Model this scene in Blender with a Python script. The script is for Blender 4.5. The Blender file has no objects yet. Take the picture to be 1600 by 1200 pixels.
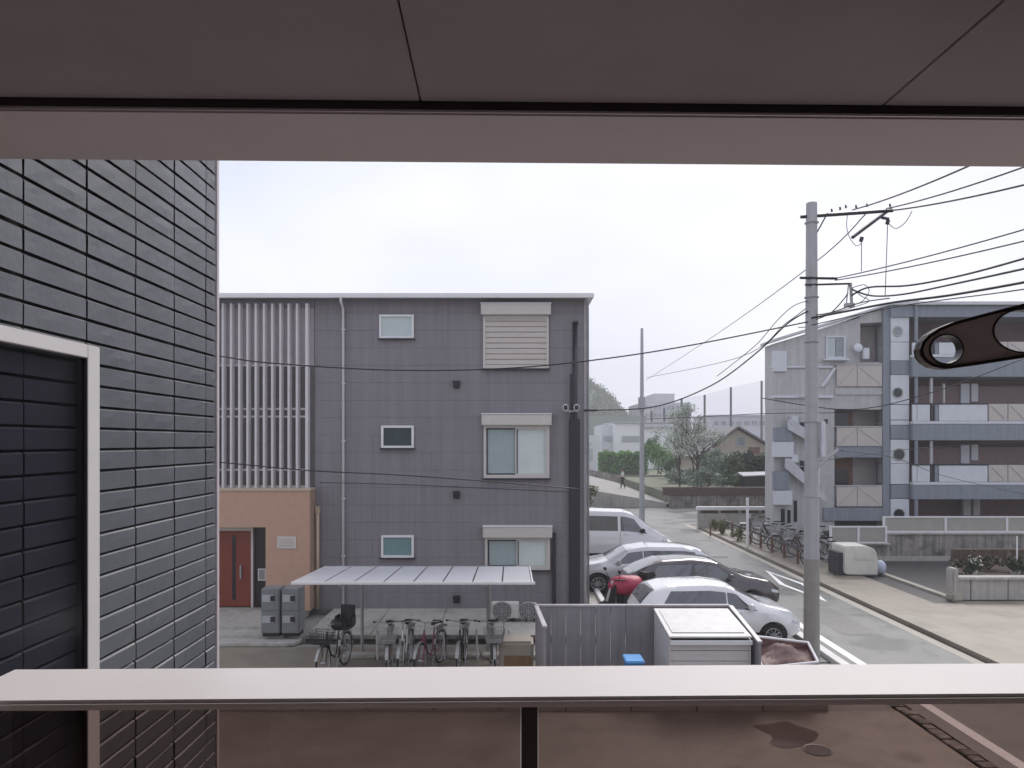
import bpy, bmesh, math, random
import numpy as np
from mathutils import Vector, Matrix
R = math.radians
random.seed(7)
rng = np.random.default_rng(7)
S = bpy.context.scene
COL = S.collection

# ------------------------------------------------------------------ camera
F = 1180.0                      # focal length in photo pixels (1600 wide)
H = 4.5                         # eye height above the yard
cam = bpy.data.cameras.new('camera'); camo = bpy.data.objects.new('camera', cam); COL.objects.link(camo)
cam.sensor_width = 36; cam.lens = F/1600*36; cam.shift_y = 0.05625
cam.clip_start = .05; cam.clip_end = 3000
camo.location = (0, 0, H); camo.rotation_euler = (R(90), 0, 0)
S.camera = camo

# ------------------------------------------------------------------ sky, sun, exposure
w = bpy.data.worlds.new('World'); S.world = w; w.use_nodes = True
nt = w.node_tree; nt.nodes.clear()
out = nt.nodes.new('ShaderNodeOutputWorld'); bg = nt.nodes.new('ShaderNodeBackground')
sky = nt.nodes.new('ShaderNodeTexSky'); sky.sky_type = 'NISHITA'; sky.sun_disc = False
sky.sun_elevation = R(44); sky.sun_rotation = R(28); sky.dust_density = 4; sky.air_density = 1.2
tc = nt.nodes.new('ShaderNodeTexCoord'); mp = nt.nodes.new('ShaderNodeMapping'); mp.inputs['Scale'].default_value = (1, 1, 2.2)
nz = nt.nodes.new('ShaderNodeTexNoise'); nz.inputs['Scale'].default_value = 2.1; nz.inputs['Detail'].default_value = 3; nz.inputs['Roughness'].default_value = .45
cr = nt.nodes.new('ShaderNodeValToRGB')
cr.color_ramp.elements[0].position = .32; cr.color_ramp.elements[0].color = (.64, .68, .83, 1)
cr.color_ramp.elements[1].position = .68; cr.color_ramp.elements[1].color = (.89, .905, .99, 1)
sc = nt.nodes.new('ShaderNodeVectorMath'); sc.operation = 'SCALE'; sc.inputs['Scale'].default_value = 6.9
mx = nt.nodes.new('ShaderNodeMix'); mx.data_type = 'RGBA'; mx.inputs[0].default_value = .88
L = nt.links.new
L(tc.outputs['Generated'], mp.inputs[0]); L(mp.outputs[0], nz.inputs['Vector']); L(nz.outputs['Fac'], cr.inputs[0])
L(cr.outputs[0], sc.inputs[0]); L(sky.outputs[0], mx.inputs[6]); L(sc.outputs[0], mx.inputs[7])
L(mx.outputs[2], bg.inputs[0]); bg.inputs[1].default_value = .1; L(bg.outputs[0], out.inputs[0])
sl = bpy.data.lights.new('sun', 'SUN'); sl.energy = 1.5; sl.angle = R(28); sl.color = (1, .955, .91)
so = bpy.data.objects.new('sun', sl); COL.objects.link(so)
_az, _el = R(28), R(44)
so.rotation_euler = Vector((math.sin(_az)*math.cos(_el), math.cos(_az)*math.cos(_el), math.sin(_el))).to_track_quat('Z', 'Y').to_euler()
vs = S.view_settings; vs.view_transform = 'Standard'; vs.look = 'None'; vs.gamma = 1; vs.use_curve_mapping = False
vs.exposure = 0.78
S.cycles.volume_bounces = 1; S.cycles.transparent_max_bounces = 24; S.cycles.max_bounces = 8

# ------------------------------------------------------------------ materials
MATS = {}
def mat(name, col, rough=.6, metal=0., var=.12, scale=4., bump=.0, bscale=30., streak=0., stain=None, spec=.5, island=0., joint=None, coat=0.):
    """procedural material: base colour with two scales of variation, optional vertical streaks, stains and relief"""
    if name in MATS: return MATS[name]
    m = bpy.data.materials.new(name); m.use_nodes = True; n = m.node_tree; b = n.nodes['Principled BSDF']
    l = n.links.new
    b.inputs['Roughness'].default_value = rough; b.inputs['Metallic'].default_value = metal
    b.inputs['Specular IOR Level'].default_value = spec; b.inputs['Coat Weight'].default_value = coat; b.inputs['Coat Roughness'].default_value = .05
    g = n.nodes.new('ShaderNodeNewGeometry')
    nz = n.nodes.new('ShaderNodeTexNoise'); nz.inputs['Scale'].default_value = scale; nz.inputs['Detail'].default_value = 6; nz.inputs['Roughness'].default_value = .6
    l(g.outputs['Position'], nz.inputs['Vector'])
    rp = n.nodes.new('ShaderNodeMapRange'); rp.inputs[1].default_value = .3; rp.inputs[2].default_value = .7
    rp.inputs[3].default_value = 1-var; rp.inputs[4].default_value = 1+var
    l(nz.outputs['Fac'], rp.inputs[0]); val = rp.outputs[0]
    if streak:
        mpn = n.nodes.new('ShaderNodeMapping'); mpn.inputs['Scale'].default_value = (7, 7, .25); l(g.outputs['Position'], mpn.inputs[0])
        n2 = n.nodes.new('ShaderNodeTexNoise'); n2.inputs['Scale'].default_value = 1.3; n2.inputs['Detail'].default_value = 5; l(mpn.outputs[0], n2.inputs['Vector'])
        r2 = n.nodes.new('ShaderNodeMapRange'); r2.inputs[1].default_value = .35; r2.inputs[2].default_value = .65; r2.inputs[3].default_value = 1-streak; r2.inputs[4].default_value = 1+streak*.5
        l(n2.outputs['Fac'], r2.inputs[0]); mu = n.nodes.new('ShaderNodeMath'); mu.operation = 'MULTIPLY'; l(val, mu.inputs[0]); l(r2.outputs[0], mu.inputs[1]); val = mu.outputs[0]
    if island:
        r3 = n.nodes.new('ShaderNodeMapRange'); r3.inputs[3].default_value = 1-island; r3.inputs[4].default_value = 1+island
        l(g.outputs['Random Per Island'], r3.inputs[0]); mu = n.nodes.new('ShaderNodeMath'); mu.operation = 'MULTIPLY'; l(val, mu.inputs[0]); l(r3.outputs[0], mu.inputs[1]); val = mu.outputs[0]
    vm = n.nodes.new('ShaderNodeVectorMath'); vm.operation = 'SCALE'; vm.inputs[0].default_value = col; l(val, vm.inputs['Scale']); c = vm.outputs[0]
    if stain:
        scol, sscale, lo, hi = stain
        n3 = n.nodes.new('ShaderNodeTexNoise'); n3.inputs['Scale'].default_value = sscale; n3.inputs['Detail'].default_value = 7; n3.inputs['Roughness'].default_value = .65; l(g.outputs['Position'], n3.inputs['Vector'])
        r4 = n.nodes.new('ShaderNodeMapRange'); r4.inputs[1].default_value = lo; r4.inputs[2].default_value = hi; l(n3.outputs['Fac'], r4.inputs[0])
        mxn = n.nodes.new('ShaderNodeMix'); mxn.data_type = 'RGBA'; l(r4.outputs[0], mxn.inputs[0]); l(c, mxn.inputs[6]); mxn.inputs[7].default_value = (*scol, 1); c = mxn.outputs[2]
        if rough < .5:
            rr = n.nodes.new('ShaderNodeMapRange'); rr.inputs[3].default_value = rough; rr.inputs[4].default_value = min(1, rough+.35); l(r4.outputs[0], rr.inputs[0]); l(rr.outputs[0], b.inputs['Roughness'])
    l(c, b.inputs['Base Color'])
    if bump or joint:
        hsrc = None
        if bump:
            nb = n.nodes.new('ShaderNodeTexNoise'); nb.inputs['Scale'].default_value = bscale; nb.inputs['Detail'].default_value = 5; l(g.outputs['Position'], nb.inputs['Vector']); hsrc = nb.outputs['Fac']
        if joint:   # fine ribs along an axis: (axis, spacing, strength)
            sx = n.nodes.new('ShaderNodeSeparateXYZ'); l(g.outputs['Position'], sx.inputs[0])
            d = n.nodes.new('ShaderNodeMath'); d.operation = 'DIVIDE'; l(sx.outputs[joint[0]], d.inputs[0]); d.inputs[1].default_value = joint[1]
            f = n.nodes.new('ShaderNodeMath'); f.operation = 'FRACT'; l(d.outputs[0], f.inputs[0])
            gt = n.nodes.new('ShaderNodeMath'); gt.operation = 'GREATER_THAN'; l(f.outputs[0], gt.inputs[0]); gt.inputs[1].default_value = joint[2]
            if hsrc:
                ad = n.nodes.new('ShaderNodeMath'); ad.operation = 'MULTIPLY_ADD'; l(gt.outputs[0], ad.inputs[0]); ad.inputs[1].default_value = 1.5; l(hsrc, ad.inputs[2]); hsrc = ad.outputs[0]
            else: hsrc = gt.outputs[0]
        bp = n.nodes.new('ShaderNodeBump'); bp.inputs['Strength'].default_value = bump or .4; bp.inputs['Distance'].default_value = .01; l(hsrc, bp.inputs['Height']); l(bp.outputs[0], b.inputs['Normal'])
    MATS[name] = m; return m
def glassmat(name, tint, refl=.08, rough=.02):
    if name in MATS: return MATS[name]
    m = bpy.data.materials.new(name); m.use_nodes = True; n = m.node_tree; n.nodes.clear()
    o = n.nodes.new('ShaderNodeOutputMaterial'); t = n.nodes.new('ShaderNodeBsdfTransparent'); t.inputs[0].default_value = (*tint, 1)
    g = n.nodes.new('ShaderNodeBsdfGlossy'); g.inputs['Roughness'].default_value = rough
    f = n.nodes.new('ShaderNodeFresnel'); f.inputs[0].default_value = 1.5
    a = n.nodes.new('ShaderNodeMath'); a.operation = 'MULTIPLY_ADD'; a.inputs[1].default_value = refl/.04; a.inputs[2].default_value = 0; a.use_clamp = True
    mx = n.nodes.new('ShaderNodeMixShader'); gg = n.nodes.new('ShaderNodeNewGeometry'); inv = n.nodes.new('ShaderNodeMath'); inv.operation = 'SUBTRACT'; inv.inputs[0].default_value = 1; n.links.new(gg.outputs['Backfacing'], inv.inputs[1])
    ml = n.nodes.new('ShaderNodeMath'); ml.operation = 'MULTIPLY'; n.links.new(a.outputs[0], ml.inputs[0]); n.links.new(inv.outputs[0], ml.inputs[1])
    n.links.new(f.outputs[0], a.inputs[0]); n.links.new(ml.outputs[0], mx.inputs[0])
    n.links.new(t.outputs[0], mx.inputs[1]); n.links.new(g.outputs[0], mx.inputs[2]); n.links.new(mx.outputs[0], o.inputs[0])
    MATS[name] = m; return m

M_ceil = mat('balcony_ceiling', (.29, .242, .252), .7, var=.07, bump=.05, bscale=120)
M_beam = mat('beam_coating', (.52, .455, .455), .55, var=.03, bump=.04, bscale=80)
M_darktrim = mat('dark_trim', (.03, .02, .026), .4, var=.1)
M_strip = mat('aluminium_strip', (.45, .40, .42), .35, metal=.6, var=.05)
M_cap = mat('rail_cap', (.80, .755, .75), .3, metal=0., var=.03, scale=2)
M_railbrown = mat('rail_brown', (.055, .030, .030), .4, var=.08)
M_smoke = glassmat('smoked_glass', (.56, .49, .465), .02)
M_smoke2 = glassmat('dark_panel_glass', (.68, .665, .70), .012, .12)
M_tile = mat('slate_tile', (.095, .102, .116), .34, var=.07, scale=5, bump=.2, bscale=22, stain=((.098, .106, .122), 1.2, .4, .75), spec=.6)
M_tilejoint = mat('tile_joint', (.012, .012, .014), .9, var=.1)
M_framelight = mat('light_frame', (.60, .57, .56), .45, var=.03)
M_siding = mat('grey_siding', (.215, .198, .215), .6, var=.05, scale=.8, bump=.35, bscale=60, streak=.10, joint=(0, .0757, .12))
M_sidgap = mat('siding_gap', (.17, .16, .175), .8)
M_whitemetal = mat('white_metal', (.74, .73, .74), .45, var=.04)
M_louver = mat('louver_white', (.62, .585, .60), .5, var=.05)
M_stairwall = mat('stair_wall', (.13, .115, .12), .8, var=.1)
M_sash = mat('sash_cream', (.55, .52, .49), .45, var=.04)
M_shutter = mat('shutter_slat', (.52, .47, .44), .5, var=.04)
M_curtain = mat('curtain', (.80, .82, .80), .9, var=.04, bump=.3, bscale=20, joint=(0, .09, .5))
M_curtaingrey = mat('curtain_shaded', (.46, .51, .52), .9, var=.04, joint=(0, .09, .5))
M_paneteal = mat('frosted_teal', (.16, .27, .27), .25, var=.05)
M_panepale = mat('frosted_pale', (.50, .58, .58), .25, var=.03)
M_panedark = mat('frosted_dark', (.035, .055, .065), .2, var=.1)
M_pane = glassmat('window_glass', (.95, .97, .97), .045)
M_darkglass = mat('dark_glass', (.02, .022, .028), .08, var=.2)
M_greyglass = mat('car_glass', (.07, .075, .085), .04, var=.2, scale=3, spec=1., coat=.6)
M_salmon = mat('salmon_tile', (.48, .30, .215), .65, var=.05, scale=6, bump=.3, joint=(2, .06, .1))
M_salmonside = mat('porch_trim', (.50, .40, .30), .6, var=.05)
M_reddoor = mat('red_door', (.19, .035, .016), .45, var=.08)
M_black = mat('black_part', (.012, .012, .014), .45, var=.1)
M_duct = mat('dark_duct', (.022, .021, .032), .4, var=.08)
M_conc = mat('pale_concrete', (.42, .40, .37), .8, var=.12, bump=.2, streak=.12, stain=((.25, .23, .20), 1.1, .52, .75))
M_concdirty = mat('dirty_concrete', (.30, .275, .25), .85, var=.2, bump=.3, streak=.38, stain=((.09, .08, .07), 1.6, .5, .68))
M_tan = mat('tan_paving', (.25, .218, .175), .5, var=.14, scale=1.2, bump=.2, stain=((.17, .145, .115), .7, .5, .7))
M_yard = mat('yard_paving', (.235, .21, .19), .30, var=.18, scale=.8, bump=.12, stain=((.16, .138, .122), .9, .42, .68))
M_asph = mat('wet_asphalt', (.105, .107, .107), .32, var=.14, scale=.7, bump=.25, bscale=140, stain=((.16, .16, .152), .5, .42, .68))
M_asphdark = mat('dark_asphalt', (.035, .033, .037), .5, var=.2, bump=.25, bscale=120)
M_parking = mat('parking_asphalt', (.04, .04, .045), .42, var=.2, bump=.25, bscale=120)
M_paint = mat('road_paint', (.80, .80, .79), .5, var=.08, scale=9, stain=((.35, .35, .34), 14, .62, .75))
M_kerb = mat('kerb_stone', (.37, .34, .29), .7, var=.12, bump=.2, stain=((.25, .22, .18), 2, .55, .75))
M_ground = mat('far_ground', (.26, .25, .23), .9, var=.2, scale=.3)
M_steel = mat('galvanised_steel', (.36, .36, .36), .45, metal=.4, var=.1)
M_polyc = mat('canopy_sheet', (.60, .60, .63), .3, var=.03, bump=.1, joint=(0, .05, .3))
M_greybox = mat('locker_grey', (.22, .225, .235), .45, var=.08)
M_greylight = mat('locker_plate', (.42, .43, .44), .4, var=.06)
M_fence = mat('fence_panel', (.27, .255, .275), .5, var=.07, streak=.12, bump=.1)
M_shed = mat('bin_store_white', (.58, .56, .56), .4, var=.04, stain=((.42, .40, .38), 2.2, .56, .8))
M_blue = mat('blue_plastic', (.06, .22, .52), .45, var=.08)
M_ac = mat('ac_casing', (.62, .60, .57), .5, var=.05, stain=((.4, .37, .33), 4, .6, .8))
M_white = mat('car_white', (.78, .78, .79), .18, var=.01, coat=1)
M_silver = mat('car_pearl', (.66, .66, .68), .2, metal=.15, var=.01, coat=1)
M_rubber = mat('rubber', (.018, .018, .019), .8, var=.1)
M_rim = mat('rim_alloy', (.42, .42, .43), .35, metal=.7)
M_lamp = mat('lamp_lens', (.55, .57, .60), .08, var=.05)
M_red = mat('tail_lamp', (.35, .02, .02), .15)
M_crimson = mat('crimson_cover', (.33, .018, .06), .5, var=.12, bump=.5, bscale=9)
M_pole = mat('pole_concrete', (.40, .405, .42), .75, var=.07, streak=.1, bump=.15)
M_poledark = mat('pole_wrap', (.30, .285, .26), .7, var=.08, streak=.12)
M_wire = mat('black_cable', (.012, .012, .014), .5)
M_bluegrey = mat('slab_blue_grey', (.22, .245, .285), .6, var=.06, streak=.10)
M_aptgrey = mat('apartment_grey', (.46, .455, .455), .75, var=.07, streak=.10)
M_aptlight = mat('apartment_light', (.60, .62, .66), .55, var=.05)
M_aptcream = mat('apartment_cream', (.50, .46, .43), .6, var=.04)
M_maroon = mat('maroon_wall', (.105, .050, .052), .6, var=.15)
M_recess = mat('balcony_recess', (.36, .33, .325), .7, var=.08)
M_brownwood = mat('rust_brown', (.17, .085, .06), .7, var=.2)
M_hedge = mat('leaf_bright', (.12, .26, .05), .6, var=.25, scale=.7, island=.45)
M_leaf = mat('leaf_mid', (.075, .13, .05), .6, var=.25, scale=.7, island=.5)
M_leafdark = mat('leaf_dark', (.03, .055, .026), .6, var=.25, scale=.7, island=.5)
M_leafpale = mat('leaf_pale', (.26, .32, .25), .6, var=.2, scale=.7, island=.45)
M_blossom = mat('blossom_white', (.62, .62, .57), .7, var=.1, island=.25)
M_bark = mat('bark', (.055, .042, .036), .9, var=.25, scale=12)
M_hill = mat('hill_wood', (.06, .105, .04), .8, var=.3, scale=.06, island=.4)
M_housew = mat('house_beige', (.44, .38, .31), .8, var=.06)
M_roofgrey = mat('roof_grey', (.16, .15, .155), .6, var=.12)
M_farwhite = mat('far_white', (.74, .74, .74), .7, var=.03)
M_fargrey = mat('far_grey', (.42, .43, .45), .8, var=.05)
M_net = glassmat('net', (.86, .87, .90), .001, .8)
M_soil = mat('soil_brown', (.07, .048, .036), .9, var=.35, bump=.6, bscale=15)
M_tarp = mat('brown_tarp', (.16, .085, .08), .6, var=.3, scale=6, bump=.6, bscale=9)
M_meshrail = mat('rail_infill', (.36, .345, .31), .6, var=.08, joint=(0, .04, .35))
M_skin = mat('skin', (.45, .28, .2), .6); M_shirt = mat('white_shirt', (.7, .7, .7), .8); M_trouser = mat('dark_cloth', (.02, .02, .025), .8); M_hair = mat('hair', (.012, .01, .01), .6)
M_bikes = [mat('bike_'+n, c, .35, metal=.2, var=.1) for n, c in (('black', (.015, .015, .017)), ('brown', (.16, .10, .05)), ('white', (.65, .65, .65)), ('plum', (.20, .03, .09)), ('grey', (.10, .10, .11)), ('silver', (.40, .40, .41)))]
M_card = mat('cardboard', (.27, .16, .085), .85, var=.15, streak=.2)
M_beigebox = mat('beige_resin', (.40, .36, .31), .6, var=.08)

# ------------------------------------------------------------------ helpers
class MB:
    """collects shapes for ONE mesh object (world or local coordinates)"""
    def __init__(s): s.v = []; s.f = []
    def add(s, vs, fs):
        n = len(s.v); s.v += [tuple(p) for p in vs]; s.f += [tuple(i+n for i in f) for f in fs]; return s
    def box(s, x0, x1, y0, y1, z0, z1):
        if x0 > x1: x0, x1 = x1, x0
        if y0 > y1: y0, y1 = y1, y0
        if z0 > z1: z0, z1 = z1, z0
        return s.add([(x0,y0,z0),(x1,y0,z0),(x1,y1,z0),(x0,y1,z0),(x0,y0,z1),(x1,y0,z1),(x1,y1,z1),(x0,y1,z1)],
                     [(0,3,2,1),(4,5,6,7),(0,1,5,4),(1,2,6,5),(2,3,7,6),(3,0,4,7)])
    def hexa(s, b, t):      # bottom 4 and top 4 points, counter-clockwise from above
        return s.add(list(b)+list(t), [(0,3,2,1),(4,5,6,7),(0,1,5,4),(1,2,6,5),(2,3,7,6),(3,0,4,7)])
    def prism(s, poly, d):  # polygon (3d points) extruded by vector d
        n = len(poly); d = Vector(d); a = [Vector(p) for p in poly]; b = [p+d for p in a]
        return s.add(a+b, [tuple(range(n))[::-1], tuple(range(n, 2*n))] + [(i, (i+1)%n, n+(i+1)%n, n+i) for i in range(n)])
    def tube(s, pts, r, n=6, r2=None, cap=True):
        pts = [Vector(p) for p in pts]; k = len(pts); vs = []; fs = []
        up = Vector((0,0,1))
        for i, p in enumerate(pts):
            d = (pts[min(i+1,k-1)]-pts[max(i-1,0)]).normalized()
            a = d.cross(up if abs(d.z) < .95 else Vector((1,0,0))).normalized(); b = d.cross(a)
            rr = r if r2 is None else r+(r2-r)*i/(k-1)
            for j in range(n):
                t = 2*math.pi*j/n; vs.append(p+a*rr*math.cos(t)+b*rr*math.sin(t))
        for i in range(k-1):
            for j in range(n): fs.append((i*n+j, i*n+(j+1)%n, (i+1)*n+(j+1)%n, (i+1)*n+j))
        if cap: fs.append(tuple(range(n))[::-1]); fs.append(tuple((k-1)*n+j for j in range(n)))
        return s.add(vs, fs)
    def torus(s, c, ax, Rr, r, n=24, m=6):
        c = Vector(c); ax = Vector(ax).normalized(); u = ax.cross(Vector((0,0,1)) if abs(ax.z) < .9 else Vector((1,0,0))).normalized(); v = ax.cross(u)
        vs = []; fs = []
        for i in range(n):
            t = 2*math.pi*i/n; e = u*math.cos(t)+v*math.sin(t)
            for j in range(m):
                q = 2*math.pi*j/m; vs.append(c+e*(Rr+r*math.cos(q))+ax*r*math.sin(q))
        for i in range(n):
            for j in range(m): fs.append((i*m+j, ((i+1)%n)*m+j, ((i+1)%n)*m+(j+1)%m, i*m+(j+1)%m))
        return s.add(vs, fs)
    def ball(s, c, rx, ry, rz, n=12, m=8):
        vs = []; fs = []
        for i in range(m+1):
            p = math.pi*i/m
            for j in range(n):
                t = 2*math.pi*j/n; vs.append((c[0]+rx*math.sin(p)*math.cos(t), c[1]+ry*math.sin(p)*math.sin(t), c[2]+rz*math.cos(p)))
        for i in range(m):
            for j in range(n): fs.append((i*n+j, (i+1)*n+j, (i+1)*n+(j+1)%n, i*n+(j+1)%n))
        return s.add(vs, fs)
    def build(s, name, m, parent=None, bev=0., smooth=False, mods=None):
        me = bpy.data.meshes.new(name)
        off = wloc(parent) if parent is not None and parent.get('_world') else Vector((0,0,0))
        vs = [(p[0]-off.x, p[1]-off.y, p[2]-off.z) for p in s.v] if off.length else s.v
        me.from_pydata(vs, [], s.f); me.validate(); me.materials.append(m)
        bm = bmesh.new(); bm.from_mesh(me)
        if smooth: bmesh.ops.remove_doubles(bm, verts=bm.verts, dist=1e-5)
        bmesh.ops.recalc_face_normals(bm, faces=bm.faces)
        if bev: bmesh.ops.bevel(bm, geom=bm.edges, offset=bev, segments=2, affect='EDGES', clamp_overlap=True)
        bm.to_mesh(me); bm.free()
        if smooth:
            for p in me.polygons: p.use_smooth = True
            if smooth == 'auto':
                me.set_sharp_from_angle(angle=R(38))
        o = bpy.data.objects.new(name, me); COL.objects.link(o)
        if parent is not None:
            o.parent = parent
            if parent.get('_world'): o['_world'] = 1
        return o
def wloc(o):
    v = Vector((0,0,0))
    while o is not None: v += o.location; o = o.parent
    return v
def tag(o, label=None, cat=None, group=None, kind=None):
    if label: o['label'] = label
    if cat: o['category'] = cat
    if group: o['group'] = group
    if kind: o['kind'] = kind
    return o
def thing(name, label, cat, loc=(0,0,0), group=None, rz=0, world=True):
    o = bpy.data.objects.new(name, None); COL.objects.link(o); o.location = loc; o.rotation_euler[2] = rz; o.empty_display_size = .2
    if world: o['_world'] = 1
    return tag(o, label, cat, group)
def struct(name, mb, m, **k): return tag(mb.build(name, m, **k), kind='structure')
def dup(root, loc, rz=0, label=None, group=None, scale=1, mats=None):
    r = root.copy(); COL.objects.link(r); r.location = loc; r.rotation_euler = (0,0,rz); r.scale = (scale,)*3
    if label: r['label'] = label
    if group: r['group'] = group
    def rec(a, b):
        for ch in list(a.children):
            c = ch.copy(); COL.objects.link(c); c.parent = b
            if mats and c.type == 'MESH' and c.data.materials and c.data.materials[0].name in mats:
                c.data = c.data.copy(); c.data.materials[0] = mats[ch.data.materials[0].name]
            rec(ch, c)
    rec(root, r); return r
def W(px, py, Y): return Vector(((px-800)*Y/F, Y, H-(py-690)*Y/F))      # photo pixel at distance Y -> place
def sheet(x0, x1, y0, y1, z): return MB().add([(x0,y0,z),(x1,y0,z),(x1,y1,z),(x0,y1,z)], [(0,1,2,3)])
def bx(*a): return MB().box(*a)

# ------------------------------------------------------------------ the ground
struct('ground', sheet(-400, 500, -60, 700, -.02), M_ground)
struct('yard_pavement', bx(-14, 6.44, 1.6, 12.6, -.3, 0), M_yard)
struct('forecourt', bx(-14, .42, 12.95, 16.55, -.3, -.004), M_tan)
struct('forecourt_behind_fence', bx(.42, 5.4, 12.95, 15.4, -.3, -.004), M_tan)
struct('parking_lot', bx(2.56, 6.5, 15.4, 40, -.3, .0), M_parking)
struct('side_strip', bx(1.95, 2.56, 15.4, 40, -.3, .05), M_conc)
struct('verge', bx(6.72, 7.0, -6, 40.9, -.3, .0), M_asph)
struct('road', bx(7.0, 9.35, -6, 41, -.3, .0), M_asph)
struct('cross_road', bx(-20, 40, 41, 52, -.3, -.003), M_asph)
struct('gutter', bx(9.35, 9.6, -6, 41, -.3, .004), M_kerb)
struct('drain_slot', sheet(9.6, 9.68, -6, 41, -.01), M_black)
struct('sidewalk', bx(9.68, 11.5, -6, 39, -.3, .10), M_tan)
struct('side_gutter', bx(11.5, 12.25, 20.6, 28.5, -.3, .06), M_asphdark)
struct('sidewalk', bx(11.5, 12.25, -6, 20.598, -.3, .09), M_tan)
struct('driveway', bx(12.45, 19, 21.5, 28.6, -.3, .03), M_asphdark)
struct('right_lot', bx(12.25, 40, -6, 21.1, -.3, .05), M_tan)
struct('right_kerb', bx(12.25, 12.45, 21.1, 28.6, -.3, .13), M_kerb)
struct('road_line', sheet(6.98, 7.17, -6, 40.5, .004), M_paint)
struct('parking_line', sheet(2.6, 6.3, 18.75, 18.85, .004), M_paint)
struct('parking_line', sheet(2.6, 6.3, 21.7, 21.8, .004), M_paint)
struct('parking_kerb', bx(2.42, 2.56, 15.4, 30, .0, .16), M_whitemetal, bev=.01)
struct('road_kerb', bx(6.5, 6.7, 13, 38, -.3, .1), mat('white_kerb', (.62,.61,.59), .6, var=.1, stain=((.4,.39,.37),3,.55,.8)), bev=.01)
d = MB()                                                # painted diamond on the road
c, a, b, k = Vector((8.85, 23.8, .004)), 2.6, .42, .16
outer = [(0,-a), (b,0), (0,a), (-b,0)]; inner = [(0,-a+k*3.2), (b-k,0), (0,a-k*3.2), (-b+k,0)]
d.add([(c.x+p[0], c.y+p[1], c.z) for p in outer+inner], [(i, (i+1)%4, 4+(i+1)%4, 4+i) for i in range(4)])
struct('road_marking', d, M_paint)
struct('stone_gutter', bx(6.45, 6.71, -6, 12.9, -.3, -.02), M_concdirty)
for i in range(34):                                     # flat stones along the yard's gutter
    y0 = 6+i*.2
    struct('gutter_stone', bx(6.47+random.uniform(0,.03), 6.70+random.uniform(-.05,.0), y0, y0+.18, -.02, random.uniform(.005,.03)), M_concdirty, bev=.01)
def blob(cx, cy, rx, ry, z, n=40, ph=0, am=.25):
    return MB().add([(cx+rx*(1+am*math.sin(3*t+ph)+am*.6*math.sin(5*t+2*ph)+am*.3*math.sin(9*t))*math.cos(t), cy+ry*(1+am*math.sin(2*t+ph))*math.sin(t), z) for t in [2*math.pi*i/n for i in range(n)]], [tuple(range(n))])
M_wet = mat('standing_water', (.17, .145, .135), .12, var=.1, spec=.8)
struct('puddle', blob(4.2, 11.6, .38, .6, .004, ph=1), M_wet)
dc = thing('drain_cover', 'small round iron drain cover in the yard below the railing', 'drain cover', (4.45, 11.0, 0))
MB().tube([(4.45, 11.0, -.02), (4.45, 11.0, .012)], .17, 24).build('lid', M_duct, dc); MB().torus((4.45, 11.0, .008), (0,0,1), .19, .012, 28, 5).build('rim', M_steel, dc)
mh = thing('manhole_cover', 'round iron manhole cover in the road before the crossing', 'manhole cover', (8.1, 29.5, 0))
MB().tube([(8.1, 29.5, -.02), (8.1, 29.5, .006)], .31, 28).build('lid', M_duct, mh); MB().torus((8.1, 29.5, .004), (0,0,1), .33, .012, 28, 5).build('rim', M_steel, mh)
struct('road_patch', sheet(7.7, 8.6, 17.6, 20.4, .003), mat('patch_asphalt', (.10, .10, .10), .4, var=.2, bump=.3, bscale=120))
struct('road_patch', sheet(7.5, 8.3, 33, 37.5, .003), mat('patch_asphalt', (.10, .10, .10), .4))
for i in range(12):
    x0 = -7.9+i*1.1
    struct('kerb_block', bx(x0, x0+1.09, 12.62, 12.93, -.3, .12+random.uniform(-.003,.003)), M_kerb, bev=.012)

# ------------------------------------------------------------------ the balcony the picture is taken from (turned 1.2 degrees)
bal = thing('balcony', 'covered balcony with dusky panelled ceiling and a pale beam across its front', 'balcony', (0,0,3.0), rz=R(1.2), world=False)
def bb(*a):  # box in balcony coordinates: z given relative to the eye
    a = list(a); a[4] += 1.5; a[5] += 1.5; return MB().box(*a)
Yb = 1.5
zc = .67
xs = [-3.2, -1.53, -.178, .742, 2.0, 3.2]
xs = [-2.94, -2.02, -1.1, -.18, .74, 1.66, 2.58]
xs = [x+.031 for x in xs]
for x0, x1 in zip(xs[:-1], xs[1:]):
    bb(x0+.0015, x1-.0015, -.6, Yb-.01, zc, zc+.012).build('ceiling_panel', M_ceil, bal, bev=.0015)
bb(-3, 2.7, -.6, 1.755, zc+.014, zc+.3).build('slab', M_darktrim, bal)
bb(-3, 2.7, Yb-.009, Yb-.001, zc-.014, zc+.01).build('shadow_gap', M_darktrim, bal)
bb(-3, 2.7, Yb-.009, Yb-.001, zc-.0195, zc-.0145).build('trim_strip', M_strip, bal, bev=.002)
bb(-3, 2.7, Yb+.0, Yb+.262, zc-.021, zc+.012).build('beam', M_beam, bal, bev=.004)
bb(-3, 2.7, -.6, 1.55, -1.62, -1.5).build('floor', mat('balcony_floor', (.60, .55, .52), .6, bump=.1), bal)
bb(-3, 2.7, -.75, -.6, -1.5, zc).build('back_wall', mat('back_wall', (.5, .45, .44), .7), bal)
bb(1.75, 1.85, -.6, 1.30, -1.5, zc-.005).build('side_screen', mat('side_screen', (.34, .31, .30), .6), bal, bev=.003)
rail = thing('balcony_railing', 'broad pale top cap on brown framed smoked glass railing across the balcony front', 'railing', (0,0,3.0), rz=R(1.2), world=False)
zr = -.445; xl = -.945
bb(xl, 2.7, 1.31, Yb, zr-.018, zr).build('top_cap', M_cap, rail, bev=.006)
bb(xl, xl+.085, -.2, 1.309, zr-.018, zr).build('top_cap', M_cap, rail, bev=.006)
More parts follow.
